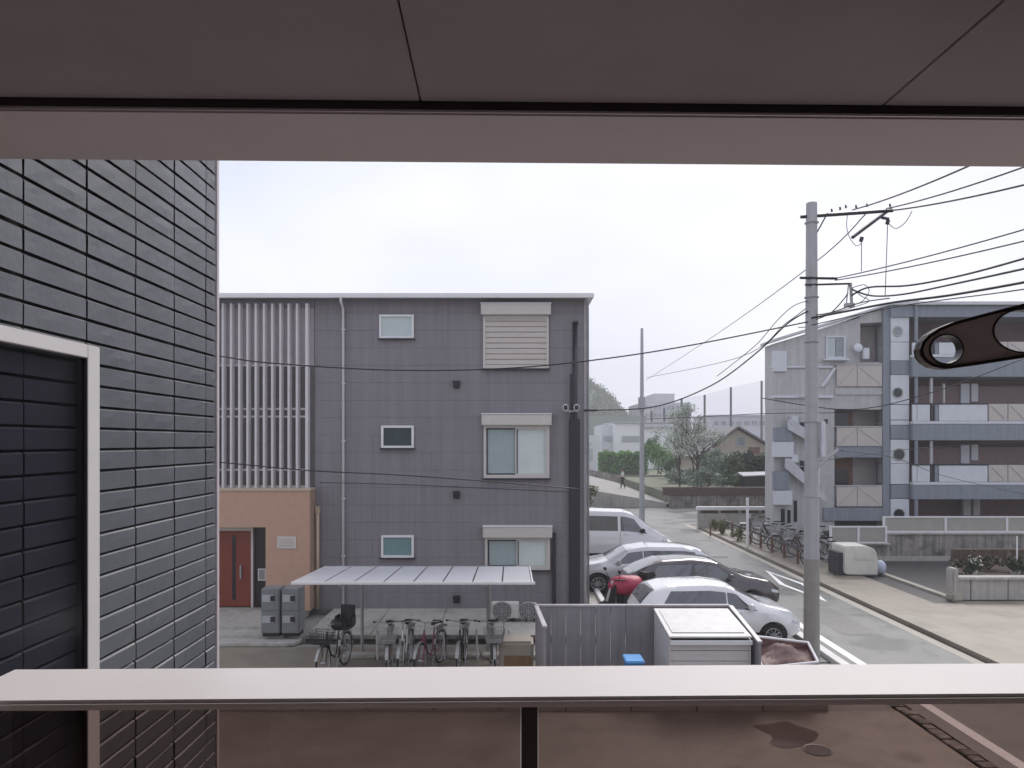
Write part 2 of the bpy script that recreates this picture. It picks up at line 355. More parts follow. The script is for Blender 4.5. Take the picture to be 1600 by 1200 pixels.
bb(xl+.03, 2.7, 1.345, 1.385, zr-.028, zr-.0185).build('top_rail', M_railbrown, rail, bev=.002)
for x in (-.91, .060, 1.02, 1.98):
    bb(x-.0145, x+.0145, 1.35, 1.38, -1.42, zr-.029).build('post', M_railbrown, rail, bev=.002)
for x0, x1 in ((-.89, .044), (.076, 1.0), (1.04, 1.96)):
    bb(x0, x1, 1.362, 1.368, -1.40, zr-.029).build('glass_panel', M_smoke, rail)
bb(xl+.03, 2.7, 1.35, 1.38, -1.47, -1.425).build('bottom_rail', M_railbrown, rail)
bb(xl+.07, xl+.076, -.2, 1.34, -1.40, zr-.019).build('glass_panel', M_smoke, rail)

# laundry pole bracket hanging at the right, a plate with two holes
def bracket():
    Y = 1.25; o = thing('laundry_pole_bracket', 'dark rounded laundry pole arm with two round holes at the upper right', 'bracket', W(1640, 525, Y))
    def P(pts): return [W(x, y, Y) for x, y in pts]
    def arc(cx, cy, rx, ry, a0, a1, n): return [(cx+rx*math.cos(R(a0+(a1-a0)*i/n)), cy+ry*math.sin(R(a0+(a1-a0)*i/n))) for i in range(n+1)]
    outl = [(1700, 438), (1600, 474), (1530, 492), (1490, 503), (1466, 513), (1450, 523), (1440, 534), (1436, 546), (1438, 557), (1445, 566), (1456, 573), (1470, 576), (1486, 576), (1530, 570), (1600, 559), (1700, 545)]
    holes = [arc(1478, 546, 27, 24, 0, 360, 24)[:-1], arc(1600, 517, 50, 35, 0, 360, 24)[:-1], arc(1690, 495, 30, 28, 0, 360, 20)[:-1]]
    bm = bmesh.new(); alledges = []
    for loop in [outl]+holes:
        vs = [bm.verts.new(p) for p in P(loop)]
        alledges += [bm.edges.new((vs[i], vs[(i+1)%len(vs)])) for i in range(len(vs))]
    bmesh.ops.triangle_fill(bm, use_beauty=True, edges=alledges)
    bm.verts.ensure_lookup_table()
    # drop faces that fell inside holes
    import mathutils
    kill = []
    for f in bm.faces:
        c = f.calc_center_median(); px = 800+c.x*F/Y; py = 690-(c.z-H)*F/Y
        for cx, cy, rx, ry in ((1478,546,27,24), (1600,517,50,35), (1690,495,30,28)):
            if ((px-cx)/rx)**2+((py-cy)/ry)**2 < .93: kill.append(f); break
    bmesh.ops.delete(bm, geom=kill, context='FACES_ONLY')
    r = bmesh.ops.extrude_face_region(bm, geom=bm.faces[:])
    bmesh.ops.translate(bm, vec=(0, .012, 0), verts=[e for e in r['geom'] if isinstance(e, bmesh.types.BMVert)])
    bmesh.ops.recalc_face_normals(bm, faces=bm.faces)
    me = bpy.data.meshes.new('arm_plate'); bm.to_mesh(me); bm.free(); me.materials.append(mat('bracket_bronze', (.62, .555, .535), .5, var=.05))
    for v in me.vertices: v.co -= o.location
    pl = bpy.data.objects.new('arm_plate', me); COL.objects.link(pl); pl.parent = o
    rim = MB()
    def ribbon(loop, t, closed):
        n = len(loop); cx = sum(p[0] for p in loop)/n
        A = []
        for i in range(n):
            p0 = Vector(loop[(i-1)%n] if closed or i else loop[i]).to_3d(); p1 = Vector(loop[(i+1)%n] if closed or i < n-1 else loop[i]).to_3d()
            d = (p1-p0).normalized(); nn = Vector((-d.y, d.x, 0)); p = Vector(loop[i]).to_3d()
            A.append((p, p+nn*t))
        vs = []
        for p, q in A:
            for (z, yy) in ((p, Y-.003), (q, Y-.003), (q, Y+.018), (p, Y+.018)):
                b = W(z.x, z.y, Y); vs.append((b.x, yy, b.z))
        fs = []
        for i in range(n if closed else n-1):
            j = (i+1)%n
            for k in range(4): fs.append((i*4+k, j*4+k, j*4+(k+1)%4, i*4+(k+1)%4))
        if not closed: fs += [(0,1,2,3), ((n-1)*4, (n-1)*4+1, (n-1)*4+2, (n-1)*4+3)]
        rim.add(vs, fs)
    ribbon(outl, -5, False)
    for h in holes: ribbon(h, 2, True)
    rim.build('rim', mat('bracket_dark', (.035, .024, .026), .35), o)
    wb = W(1700, 490, Y)
    bx(wb.x, 1.74, Y-.02, Y+.03, wb.z-.09, wb.z+.09).build('wall_mount', M_railbrown, o, bev=.004)
bracket()

# ------------------------------------------------------------------ tiled wall at the left
XW = 2.4; tw, th = .552, .1224; yend = 6.13
twall = thing('tiled_wing', 'tall wing clad in stacked slate grey tiles with black joints at the left', 'building', (-4.4, 2.5, 0))
bx(-6.6, -XW-.022, -2.0, yend-.02, 0, 9.6).build('wall', M_tilejoint, twall)
bx(-6.7, -XW-.03, yend-.0195, yend+.03, 0, 9.62).build('end_wall', M_aptgrey, twall)
bx(-XW-.04, -XW+.012, yend-.012, yend+.034, 0, 9.62).build('corner_trim', mat('corner_trim', (.52, .47, .49), .5), twall, bev=.004)
variants = []
for k in range(6):
    mb = MB(); nx, nz_ = 5, 3; vs = []
    for j in range(nz_+1):
        for i in range(nx+1):
            edge = i in (0, nx) or j == 0
            vs.append((-.009 if j == nz_ else 0 + (.002 if edge else random.uniform(.003, .0065)), (i/nx)*(tw-.015), (0, .5, .92, 1)[j]*(th-.014)))
    # top arris proud so light catches it
    n0 = len(vs); back = [(-.022, 0, 0), (-.022, tw-.015, 0), (-.022, tw-.015, th-.014), (-.022, 0, th-.014)]
    fs = [(j*(nx+1)+i, j*(nx+1)+i+1, (j+1)*(nx+1)+i+1, (j+1)*(nx+1)+i) for j in range(nz_) for i in range(nx)]
    fs += [tuple([n0+1, n0]+list(range(0, nx+1))), tuple([n0+3, n0+2]+[nz_*(nx+1)+i for i in range(nx, -1, -1)]),
           (n0, n0+3, 3*(nx+1), 2*(nx+1), nx+1, 0), (n0+2, n0+1, nx, nx+1+nx, 2*(nx+1)+nx, 3*(nx+1)+nx), (n0, n0+1, n0+2, n0+3)]
    mb.add(vs, fs); o = mb.build('tile', M_tile); variants.append(o.data); bpy.data.objects.remove(o)
joints = [yend-.26-.55*0]  # last joint sits .22 m from the corner
ycols = [5.914-tw*i for i in range(0, 15)]     # joint positions going towards the building
zrow0 = H-.045
rest = MB(); count = 0
def tile_at(y0, y1, z):
    global count
    vis = (y1 > 3.2 and H-2.75 < z < H+2.25)
    if vis and count < 298:
        o = bpy.data.objects.new('tile', random.choice(variants)); COL.objects.link(o); o.parent = twall
        o.location = Vector((-XW-.0, y0+.008, z+.007))-twall.location; o.location.x += random.uniform(-.002, .003)
        o.rotation_euler = (random.uniform(-.001,.001), random.uniform(-.012,.012), random.uniform(-.004,.004))
        if y1-y0 < tw-.01: o.scale.y = (y1-y0-.016)/(tw-.016)
        count += 1
    else: rest.box(-XW-.021, -XW, y0+.008, y1-.008, z+.007, z+th-.007)
rows = [zrow0+th*k for k in range(int(-(zrow0)/th), int((9.6-zrow0)/th))]
rows.sort(key=lambda z: abs(z-H))
for z in rows:
    tile_at(ycols[0], yend-.014, z)
    for i in range(1, 15): tile_at(ycols[i], ycols[i-1], z)
tag(rest.build('tile', M_tile, twall), kind='stuff')
# light surround standing 7 cm off the tiles, with a tinted panel added to darken them
fr = thing('wall_frame', 'pale metal frame with an added tinted panel that darkens the slate tiles', 'frame', (-2.36, 3.3, 1.0))
xf = -2.33
MB().box(-2.395, xf, 4.15, 4.27, .6, H+.533).build('frame_post', M_framelight, fr, bev=.003)
MB().box(-2.395, xf, 2.1, 2.22, .6, H+.533).build('frame_post', M_framelight, fr, bev=.003)
MB().box(-2.395, xf, 2.221, 4.149, H+.46, H+.533).build('frame_head', M_framelight, fr, bev=.003)
MB().box(-2.395, xf, 2.221, 4.149, .6, .68).build('frame_sill', M_framelight, fr, bev=.003)
bx(-2.39, -2.332, 4.142, 4.149, .69, H+.455).build('jamb_shade', M_darktrim, fr)  # dark strip painted in as shade on the jamb face turned from the light
bx(-2.352, -2.346, 2.225, 4.14, .7, H+.455).build('darkening_panel', M_smoke2, fr)
# the rest of the home building, below and beside the balcony
own = thing('home_building', 'grey rendered flank of the home building under the balcony', 'building', (0, -4, 0))
bx(-2.39, 9, -7, -.76, 0, 11).build('wall', M_aptgrey, own)
bx(-2.3, 5.2, -.76, 1.2, 0, 2.87).build('lower_wall', M_aptgrey, own)

# ------------------------------------------------------------------ grey apartment house opposite
YF = 19.7; zt = 8.2
gh = thing('grey_apartment_house', 'three storey dark grey sided apartment house with white louvred stairwell', 'building', (-5, 23, 0))
XR = 1.93; XS = -5.20      # right corner, right side of the stairwell opening
bx(-12, XR-.03, YF+.03, 29, 0, zt).build('wall', M_sidgap, gh)
bh = .455; bl = 3.03
z = .12
r = 0
while z < zt-.05:
    x = XS+.05 - (0 if r % 2 == 0 else bl/2)
    z1 = min(z+bh-.004, zt)
    while x < XR-.06:
        x0 = max(x, XS+.05); x1 = min(x+bl-.003, XR-.055)
        if x1-x0 > .05: bx(x0, x1, YF, YF+.028, z, z1).build('siding_board', M_siding, gh, bev=.0015)
        x += bl
    z += bh; r += 1
bx(XR-.05, XR+.02, YF-.02, YF+.05, .1, zt).build('corner_trim', mat('corner_pale', (.42, .40, .42), .5), gh, bev=.005)
bx(XR-.029, XR, YF+.06, 29, .1, zt).build('side_wall', M_siding, gh)
# eaves
rf = MB().box(-12.2, XR+.14, YF-.32, 29.3, zt+.06, zt+.11).build('roof', M_roofgrey, gh, bev=.006)
bx(-12.2, XR+.17, YF-.40, YF-.321, zt-.02, zt+.10).build('gutter', M_whitemetal, gh, bev=.012)
bx(-12.2, XR+.12, YF-.318, YF+.02, zt+.005, zt+.055).build('soffit', mat('soffit', (.30, .28, .30), .6), gh)
bx(XR+.03, XR+.165, YF-.319, 29.2, zt+.0, zt+.058).build('verge_board', M_whitemetal, gh, bev=.005)
# downpipes
xp = W(537, 0, YF).x
dp = MB().tube([(xp, YF-.36, zt-.01), (xp, YF-.32, zt-.10), (xp, YF-.06, zt-.24), (xp, YF-.06, .16)], .033, 10).build('downpipe', M_whitemetal, gh, smooth=True)
for zz in (1.5, 3.0, 4.5, 6.0, 7.4): bx(xp-.05, xp+.05, YF-.07, YF-.001, zz, zz+.03).build('pipe_clip', M_whitemetal, dp)
dp = MB().tube([(XR-.02, YF-.36, zt-.02), (XR-.01, YF-.3, zt-.08), (XR+.045, YF-.05, zt-.22), (XR+.055, YF-.045, .16)], .03, 10).build('downpipe', mat('pipe_grey', (.32, .31, .33), .5), gh, smooth=True)
# dark ducts
u = W(898, 507, YF); v = W(899, 640, YF)
MB().tube([(u.x, YF-.05, u.z), (u.x, YF-.05, .16)], .055, 8).build('duct', M_duct, gh, smooth=True)
bx(W(889, 0, YF).x, W(905.5, 0, YF).x, YF-.13, YF-.002, .16, W(0, 655, YF).z).build('duct', M_duct, gh, bev=.01)
bx(W(891, 0, YF).x, W(899, 0, YF).x, YF-.10, YF-.002, W(0, 655, YF).z+.01, W(0, 585, YF).z).build('duct', M_duct, gh, bev=.01)
bx(u.x-.05, u.x+.08, YF-.14, YF-.002, u.z, u.z+.07).build('duct_cap', M_black, gh, bev=.01)
bx(W(862.5, 0, YF).x, W(868.5, 0, YF).x, YF-.08, YF-.002, .16, W(0, 832, YF).z).build('duct', M_duct, gh, bev=.008)
for py in (601, 773, 936):
    p = W(713.5, py, YF); vt = bx(p.x-.085, p.x+.085, YF-.07, YF-.002, p.z-.10, p.z+.10).build('vent_hood', M_black, gh, bev=.02)
    bx(p.x-.10, p.x+.10, YF-.1, YF-.0715, p.z+.05, p.z+.1).build('hood_lip', M_duct, vt, bev=.008)
def ring(mb, x0, x1, z0, z1, y0, y1, t, tb=None):
    tb = tb or t
    mb.box(x0, x0+t, y0, y1, z0, z1); mb.box(x1-t, x1, y0, y1, z0, z1); mb.box(x0+t, x1-t, y0, y1, z1-t, z1); mb.box(x0+t, x1-t, y0, y1, z0, z0+tb); return mb
def small_window(px0, px1, py0, py1, pm):
    a = W(px0, py1, YF); b = W(px1, py0, YF)
    wn = ring(MB(), a.x, b.x, a.z, b.z, YF-.07, YF-.002, .06).build('window', M_whitemetal, gh, bev=.006)
    bx(a.x+.06, b.x-.06, YF-.025, YF-.012, a.z+.06, b.z-.06).build('pane', pm, wn)
    bx(a.x-.03, b.x+.03, YF-.1, YF-.002, a.z-.035, a.z-.003).build('sill', M_duct, wn, bev=.004)
small_window(593, 647, 492, 529, M_panepale); small_window(596, 647, 665, 700, M_panedark); small_window(596, 647, 836, 871, M_paneteal)
def big_window(px0, px1, py0, py1, closed):
    a = W(px0, py1, YF); b = W(px1, py0, YF); zb = b.z-.28
    wn = ring(MB(), a.x+.03, b.x-.03, a.z, zb, YF-.09, YF-.002, .07, .09).build('window', M_sash, gh, bev=.006)
    bx(a.x-.02, b.x+.02, YF-.24, YF-.002, zb+.002, b.z).build('shutter_box', M_sash, wn, bev=.012)
    bx(a.x-.03, b.x+.03, YF-.255, YF-.002, b.z+.002, b.z+.03).build('shutter_box_lid', M_whitemetal, wn, bev=.005)
    bx(a.x, b.x, YF-.12, YF-.002, a.z-.04, a.z-.002).build('sill', M_duct, wn, bev=.004)
    if closed:
        n = 9; h = (zb-a.z-.1)/n
        for i in range(n):
            z0 = a.z+.09+i*h
            MB().prism([(a.x+.102, YF-.055, z0+.004), (a.x+.102, YF-.076, z0+.02), (a.x+.102, YF-.070, z0+h-.01), (a.x+.102, YF-.045, z0+h-.003)], (b.x-a.x-.204, 0, 0)).build('shutter_slat', M_shutter, wn)
        bx(a.x+.1, b.x-.1, YF-.044, YF-.003, a.z+.09, zb-.07).build('shutter_back', M_sash, wn)
    else:
        m = (a.x+b.x)/2; x0 = a.x+.1; x1 = b.x-.1; z0 = a.z+.09; z1 = zb-.07
        ring(MB(), x0, m+.03, z0, z1, YF-.050, YF-.034, .035).build('sliding_sash', M_duct, wn)
        ring(MB(), m-.03, x1, z0, z1, YF-.078, YF-.055, .032).build('sliding_sash', M_sash, wn)
        bx(x0+.035, m-.031, YF-.044, YF-.040, z0+.035, z1-.035).build('pane', M_pane, wn)
        bx(m+.004, x1-.032, YF-.068, YF-.064, z0+.032, z1-.032).build('pane', M_pane, wn)
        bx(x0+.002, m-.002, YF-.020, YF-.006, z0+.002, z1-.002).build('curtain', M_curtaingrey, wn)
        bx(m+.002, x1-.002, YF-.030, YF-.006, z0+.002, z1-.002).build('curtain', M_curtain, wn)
big_window(753, 859, 477, 576, True); big_window(754, 860, 648, 747, False); big_window(756, 861, 822, 890, False)
# louvred stairwell
xl0, xl1 = W(338, 0, YF).x, W(483, 0, YF).x
bx(-12, XS+.04, YF+.002, YF+.028, 3.3, zt).build('stair_wall', M_stairwall, gh)
bx(-12, XS+.04, YF-.006, YF+.0015, W(0,571,YF).z, zt-.221).build('stair_panel', mat('stair_panel', (.36, .315, .335), .6, var=.06), gh)
bx(-12, XS+.04, YF-.02, YF+.0015, zt-.22, zt-.001).build('head_band', M_siding, gh)
zl0, zl1 = W(0, 764, YF).z, W(0, 476, YF).z
bx(xl1-.05, xl1+.03, YF-.2, YF-.002, zl0-.02, zl1).build('louver_post', M_louver, gh, bev=.006)
bx(xl0-.03, xl0+.09, YF-.2, YF-.002, zl0-.02, zl1).build('louver_post', M_louver, gh, bev=.006)
i = 0
for i in range(-9, 11):
    x = W(352+12.75*i, 0, YF).x
    if x > xl1-.1: break
    MB().prism([(x-.03, YF-.17, zl0), (x+.025, YF-.185, zl0), (x+.05, YF-.03, zl0), (x+.03, YF-.03, zl0)], (0, 0, zl1-zl0)).build('louver', M_louver, gh)
for py in (571, 639, 651, 734, 760): bx(-10, xl1-.051, YF-.025, YF-.004, W(0, py+1.6, YF).z, W(0, py-1.6, YF).z).build('louver_rail', M_louver, gh)
# entrance porch
YP = 19.2; xa = W(484, 0, YP).x; ztp = W(0, 767, YP).z
pz = .2; xd1 = W(415, 0, YP).x; xd0 = -10.0; zd = W(0, 824, YP).z
po = MB().box(xd1, xa, YP, YF-.02, pz, ztp).box(-10.6, xd0, YP, YF-.02, pz, ztp).box(xd0, xd1, YP, YF-.02, zd, ztp).build('porch_wall', M_salmon, gh)
bx(-10.7, xa+.03, YP-.03, YF-.003, ztp+.002, ztp+.06).build('coping', M_salmonside, po, bev=.006)
bx(xa+.002, xa+.02, YP+.02, YF-.02, pz, ztp-.02).build('porch_side', mat('porch_side', (.36, .25, .19), .65, joint=(2, .06, .1)), po)
MB().tube([(xa+.10, YF-.12, ztp-.5), (xa+.10, YF-.12, .16)], .045, 10).build('porch_pipe', M_salmonside, po, smooth=True)
bx(xa+.05, xa+.15, YF-.17, YF-.02, ztp-.62, ztp-.42).build('pipe_hopper', M_salmonside, po, bev=.01)
YD = YF-.05
xdr = W(395, 0, YD).x
bx(xd0+.01, xd1-.005, YD+.012, YD+.028, pz, zd-.01).build('recess_back', M_darktrim, po)
dr = bx(xd0+.6, xdr-.02, YD-.05, YD+.0, pz+.02, zd-.14).build('door', M_reddoor, gh, bev=.005)
xg = W(367, 0, YD).x
bx(xg-.05, xg+.04, YD-.058, YD-.051, pz+.2, zd-.25).build('door_glass', M_darkglass, dr)
bx(xdr-.30, xdr-.26, YD-.13, YD-.052, pz+.75, pz+1.1).build('door_handle', M_steel, dr, bev=.01)
bx(xdr-.017, xdr+.04, YD-.1, YD+.01, pz, zd-.02).build('door_frame', M_sash, dr, bev=.004)
bx(xd0+.5, xdr-.018, YD-.1, YD+.01, zd-.13, zd-.02).build('door_frame', M_sash, dr, bev=.004)
q = W(402, 893, YP)
ib = ring(MB(), q.x, q.x+.2, q.z-.24, q.z+.06, YP+.05, YP+.1, .025).build('intercom_frame', M_sash, gh)
bx(q.x+.026, q.x+.174, YP+.06, YP+.08, q.z-.21, q.z+.03).build('intercom_face', M_greybox, ib)
a = W(433, 857, YP); b = W(463, 838, YP)
npl = bx(a.x, b.x, YP-.02, YP-.002, a.z, b.z).build('name_plate', mat('name_plate', (.56, .51, .47), .5, var=.05), gh, bev=.004)
for k in range(3): bx(a.x+.06, b.x-.06, YP-.024, YP-.021, a.z+.07+k*.07, a.z+.083+k*.07).build('engraved_line', mat('engraved', (.36, .31, .28), .6), npl)
# steps and plinth pad
st = thing('entrance_steps', 'three shallow concrete steps under the red entrance door', 'steps', (-7.5, 18, 0))
xs1 = -5.05
MB().box(-11, xs1-.2, 17.6, YF-.1, 0, .2).build('step', M_conc, st, bev=.015)
MB().box(-11, xs1-.1, 17.05, 17.598, 0, .13).build('step', M_conc, st, bev=.015)
MB().prism([(-11, 16.56, 0), (-4.95, 16.56, 0), (-4.78, 16.66, 0), (-4.7, 16.85, 0), (-4.7, 17.04, 0), (-11, 17.04, 0)], (0, 0, .07)).build('step', M_conc, st, bev=.01)
pad = thing('concrete_plinth', 'raised pale concrete pad along the foot of the grey facade', 'plinth', (-2, 18.2, 0))
for i, (x0, x1) in enumerate(((-4.65, -3.2), (-3.19, -1.7), (-1.69, -.2), (-.19, 1.93))):
    bx(x0, x1, 16.95, YF-.002, .0, .15+.002*i).build('slab', M_conc, pad, bev=.01)
bx(-4.7, 1.9, 16.88, 16.948, 0, .17).build('edge_beam', M_concdirty, pad, bev=.008)
ps = bx(-4.6, 1.9, 16.83, 16.879, .03, .09).build('drain_gap', M_black, pad)

# delivery lockers
def locker(px0, px1, label):
    Yl = 16.9; a = W(px0, 1000, Yl); b = W(px1, 920, Yl); z0 = .13
    o = thing('parcel_locker', label, 'locker', ((a.x+b.x)/2, Yl+.2, z0), group='parcel lockers by the entrance')
    z1 = b.z
    bx(a.x, b.x, Yl, Yl+.45, z0+.08, z1).build('cabinet', M_greybox, o, bev=.012)
    bx(a.x+.02, b.x-.02, Yl+.03, Yl+.4, z0, z0+.079).build('base', M_black, o)
    mz = (z0+z1)/2+.05; wd = b.x-a.x
    for zz0, zz1 in ((z0+.1, mz-.01), (mz+.01, z1-.03)):
        d = bx(a.x+.02, b.x-.02, Yl-.02, Yl-.001, zz0, zz1).build('door', mat('locker_door', (.20, .205, .215), .4, var=.05), o, bev=.004)
        bx(a.x+.03, b.x-.13, Yl-.028, Yl-.021, zz1-.26, zz1-.1).build('plate', M_greylight, d)
        bx(b.x-.20, b.x-.10, Yl-.04, Yl-.029, zz1-.24, zz1-.12).build('handle', M_duct, d, bev=.004)
locker(408, 437, 'left grey parcel locker beside the entrance steps')
locker(440, 468, 'right grey parcel locker nearer the bicycle canopy')

# bicycle canopy
cn = thing('bicycle_canopy', 'flat pale sheet canopy on slim grey posts over the bicycles', 'canopy', (-1.9, 15.5, 0))
x0, x1, y0, y1 = -4.06, .37, 14.0, 16.5; zf, zb = 1.875, 1.76
n = 8; pan = (x1-x0)/n
for i in range(n):
    a = x0+i*pan
    MB().hexa([(a+.014, y0, zf), (a+pan-.014, y0, zf), (a+pan-.014, y1, zb), (a+.014, y1, zb)], [(a+.014, y0, zf+.012), (a+pan-.014, y0, zf+.012), (a+pan-.014, y1, zb+.012), (a+.014, y1, zb+.012)]).build('roof_panel', M_polyc, cn)
    if i:
        MB().hexa([(a-.013, y0, zf-.03), (a+.013, y0, zf-.03), (a+.013, y1, zb-.03), (a-.013, y1, zb-.03)], [(a-.013, y0, zf+.008), (a+.013, y0, zf+.008), (a+.013, y1, zb+.008), (a-.013, y1, zb+.008)]).build('rafter', M_duct, cn)
bx(x0-.03, x1+.06, y0-.05, y0-.002, zf-.02, zf+.03).build('fascia', M_whitemetal, cn, bev=.006)
bx(x0-.03, x1+.03, y1+.002, y1+.05, zb-.04, zb+.02).build('fascia', M_steel, cn, bev=.006)
for xx in (x0-.028, x1+.002): MB().hexa([(xx, y0, zf-.02), (xx+.026, y0, zf-.02), (xx+.026, y1, zb-.02), (xx, y1, zb-.02)], [(xx, y0, zf+.02), (xx+.026, y0, zf+.02), (xx+.026, y1, zb+.02), (xx, y1, zb+.02)]).build('edge_trim', M_whitemetal, cn)
for px, wd in ((566, .035), (764, .05)):
    x = W(px, 0, 16.2).x
    MB().tube([(x, 16.2, 0), (x, 16.2, zb-.03)], wd, 12).build('post', M_steel, cn, smooth='auto')
    MB().hexa([(x-.03, 14.1, 1.79), (x+.03, 14.1, 1.79), (x+.03, 16.3, 1.68), (x-.03, 16.3, 1.68)], [(x-.03, 14.1, 1.84), (x+.03, 14.1, 1.84), (x+.03, 16.3, 1.735), (x-.03, 16.3, 1.735)]).build('beam', M_steel, cn)

# bicycles (local: +x forward, wheels along x)
def make_bike(label, m, basket=True, child=False, group=None):
    o = thing('bicycle', label, 'bicycle', world=False, group=group)
    for x in (-.53, .53):
        wb = MB().torus((x, 0, .33), (0,1,0), .315, .019, 28, 6).build('wheel', M_rubber, o, smooth=True)
        rm = MB().torus((x, 0, .33), (0,1,0), .293, .010, 28, 4)
        for k in range(12):
            t = 2*math.pi*k/12; rm.tube([(x, (.02 if k%2 else -.02), .33), (x+.29*math.cos(t), 0, .33+.29*math.sin(t))], .0035, 3, cap=False)
        rm.tube([(x, -.05, .33), (x, .05, .33)], .02, 8).build('rim', M_rim, wb)
    f = MB()
    f.tube([(-.53, .03, .33), (-.08, .03, .28), (.0, 0, .28)], .010).tube([(-.53, -.03, .33), (-.08, -.03, .28)], .010)
    f.tube([(-.05, 0, .28), (-.20, 0, .78)], .016, 8).tube([(-.05, 0, .28), (.20, 0, .40), (.36, 0, .78)], .022, 8)
    f.tube([(-.53, .03, .33), (-.17, 0, .66)], .009).tube([(-.53, -.03, .33), (-.17, 0, .66)], .009)
    f.tube([(.34, 0, .86), (.40, 0, .68)], .020, 8).tube([(.40, .045, .68), (.53, .045, .33)], .012).tube([(.40, -.045, .68), (.53, -.045, .33)], .012).box(.385, .425, -.055, .055, .66, .70)
    f.build('frame', m, o, smooth='auto')
    MB().torus((-.02, .05, .28), (0,1,0), .085, .008, 16, 4).tube([(-.02, .06, .28), (.08, .07, .14)], .009).tube([(-.02, -.06, .28), (-.12, -.07, .42)], .009).box(.03, .13, .07, .16, .125, .145).box(-.17, -.07, -.16, -.07, .41, .43).build('crank', M_rim, o)
    for xx, a0, a1 in ((-.53, 20, 190), (.53, 20, 140)):
        fd = MB(); pts = [(xx+.355*math.cos(R(a0+(a1-a0)*k/10)), 0, .33+.355*math.sin(R(a0+(a1-a0)*k/10))) for k in range(11)]
        for p, q in zip(pts[:-1], pts[1:]): fd.hexa([(p[0], -.03, p[2]), (q[0], -.03, q[2]), (q[0], .03, q[2]), (p[0], .03, p[2])], [(p[0]*1.0, -.03, p[2]+.006), (q[0], -.03, q[2]+.006), (q[0], .03, q[2]+.006), (p[0], .03, p[2]+.006)])
        fd.build('mudguard', M_steel, o)
    h = MB().tube([(.34, 0, .84), (.30, 0, 1.0)], .014, 8).tube([(.12, -.29, .99), (.26, -.22, 1.03), (.31, 0, 1.0), (.26, .22, 1.03), (.12, .29, .99)], .012, 8).build('handlebar', M_steel, o, smooth=True)
    MB().tube([(.10, -.295, .988), (.20, -.255, 1.008)], .018, 8).tube([(.10, .295, .988), (.20, .255, 1.008)], .018, 8).build('grip', M_rubber, h, smooth=True)
    MB().tube([(-.19, 0, .76), (-.215, 0, .86)], .012, 8).build('seat_post', M_steel, o)
    MB().hexa([(-.36, -.09, .86), (-.05, -.02, .865), (-.05, .02, .865), (-.36, .09, .86)], [(-.37, -.10, .91), (-.04, -.025, .90), (-.04, .025, .90), (-.37, .10, .91)]).build('saddle', M_rubber, o, bev=.015, smooth=True)
    MB().box(-.78, -.34, -.07, .07, .715, .73).tube([(-.75, .06, .72), (-.55, .04, .35)], .007).tube([(-.75, -.06, .72), (-.55, -.04, .35)], .007).build('rear_rack', M_steel, o)
    if basket:
        b = MB()
        for k in range(5):
            zz = .72+k*.055; e = .012*k
            b.tube([(.42-e*.3, -.15-e, zz), (.70+e, -.15-e, zz), (.70+e, .15+e, zz), (.42-e*.3, .15+e, zz), (.42-e*.3, -.15-e, zz)], .005, 4)
        for k in range(9):
            yy = -.15+k*.0375; b.tube([(.70, yy, .72), (.748, yy*1.3, .94)], .004, 3).tube([(.42, yy, .72), (.405, yy*1.3, .94)], .004, 3)
        for k in range(7):
            xx = .42+k*.047
            for s in (-1, 1): b.tube([(xx, .15*s, .72), (xx, .198*s, .94)], .004, 3)
        b.box(.42, .70, -.15, .15, .715, .72); b.build('basket', M_steel if m is not M_bikes[0] else M_duct, o)
    if child:
        MB().box(-.66, -.38, -.15, .15, .74, .80).box(-.70, -.64, -.15, .15, .80, 1.18).box(-.66, -.40, .15, .18, .78, 1.0).box(-.66, -.40, -.18, -.15, .78, 1.0).build('child_seat', M_duct, o, bev=.02)
    return o
def bikeat(o, px, py_top, Y, rz): o.location = (W(px, 0, Y).x, Y, -.004); o.rotation_euler[2] = rz
GB = 'bicycles parked under the canopy'
specs = [(523, 14.75, R(-100), 'black bicycle with child seat, first from the left under the canopy', M_bikes[0], True, True),
         (608, 14.85, R(-84), 'brown bicycle with wire basket left of the white one', M_bikes[1], True, False),
         (634, 14.95, R(-92), 'white bicycle with broad handlebar between brown and plum ones', M_bikes[2], False, False),
         (673, 14.9, R(-105), 'plum coloured bicycle right of the white bicycle', M_bikes[3], False, False),
         (722, 14.95, R(-93), 'slim black bicycle without basket beside the canopy post', M_bikes[0], False, False),
         (770, 14.9, R(-86), 'grey bicycle with wire basket nearest the air conditioners', M_bikes[4], True, False)]
for px, Y, rz, lb, m, bk, ch in specs:
    o = make_bike(lb, m, bk, ch, GB); bikeat(o, px, 0, Y, rz)
hm = MB().ball((0, 0, 0), .15, .13, .12, 14, 8); o = hm.build('helmet', M_black, smooth=True); o.location = W(528, 975, 14.55); tag(o, 'black helmet hanging on the leftmost black bicycle', 'helmet')
for i, px in enumerate((590, 642, 694, 746, 797)):   # wheel stands
    x = W(px, 0, 15.6).x
    o = MB().tube([(x, 15.6, 0), (x-.02, 15.6, .62)], .022, 8).build('stand_post', M_whitemetal, smooth='auto')
    tag(o, ['slim white stand post left of the brown bicycle', 'slim white stand post behind the white bicycle', 'slim white stand post between the plum and slim black bicycles', 'slim white stand post left of the grey bicycle', 'slim white stand post in front of the beige box'][i], 'post', 'white stand posts among the bicycles')
for i in range(6):
    x = -3.5+i*.72
    o = bx(x, x+.66, 15.65, 15.95, 0, .07).build('concrete_block', M_conc, bev=.012)
    tag(o, 'low concrete wheel block '+['behind the leftmost black bicycle','between the black and brown bicycles','behind the brown and white bicycles','behind the plum bicycle','behind the slim black bicycle','nearest the beige storage box'][i], 'block', 'concrete wheel blocks under the canopy')

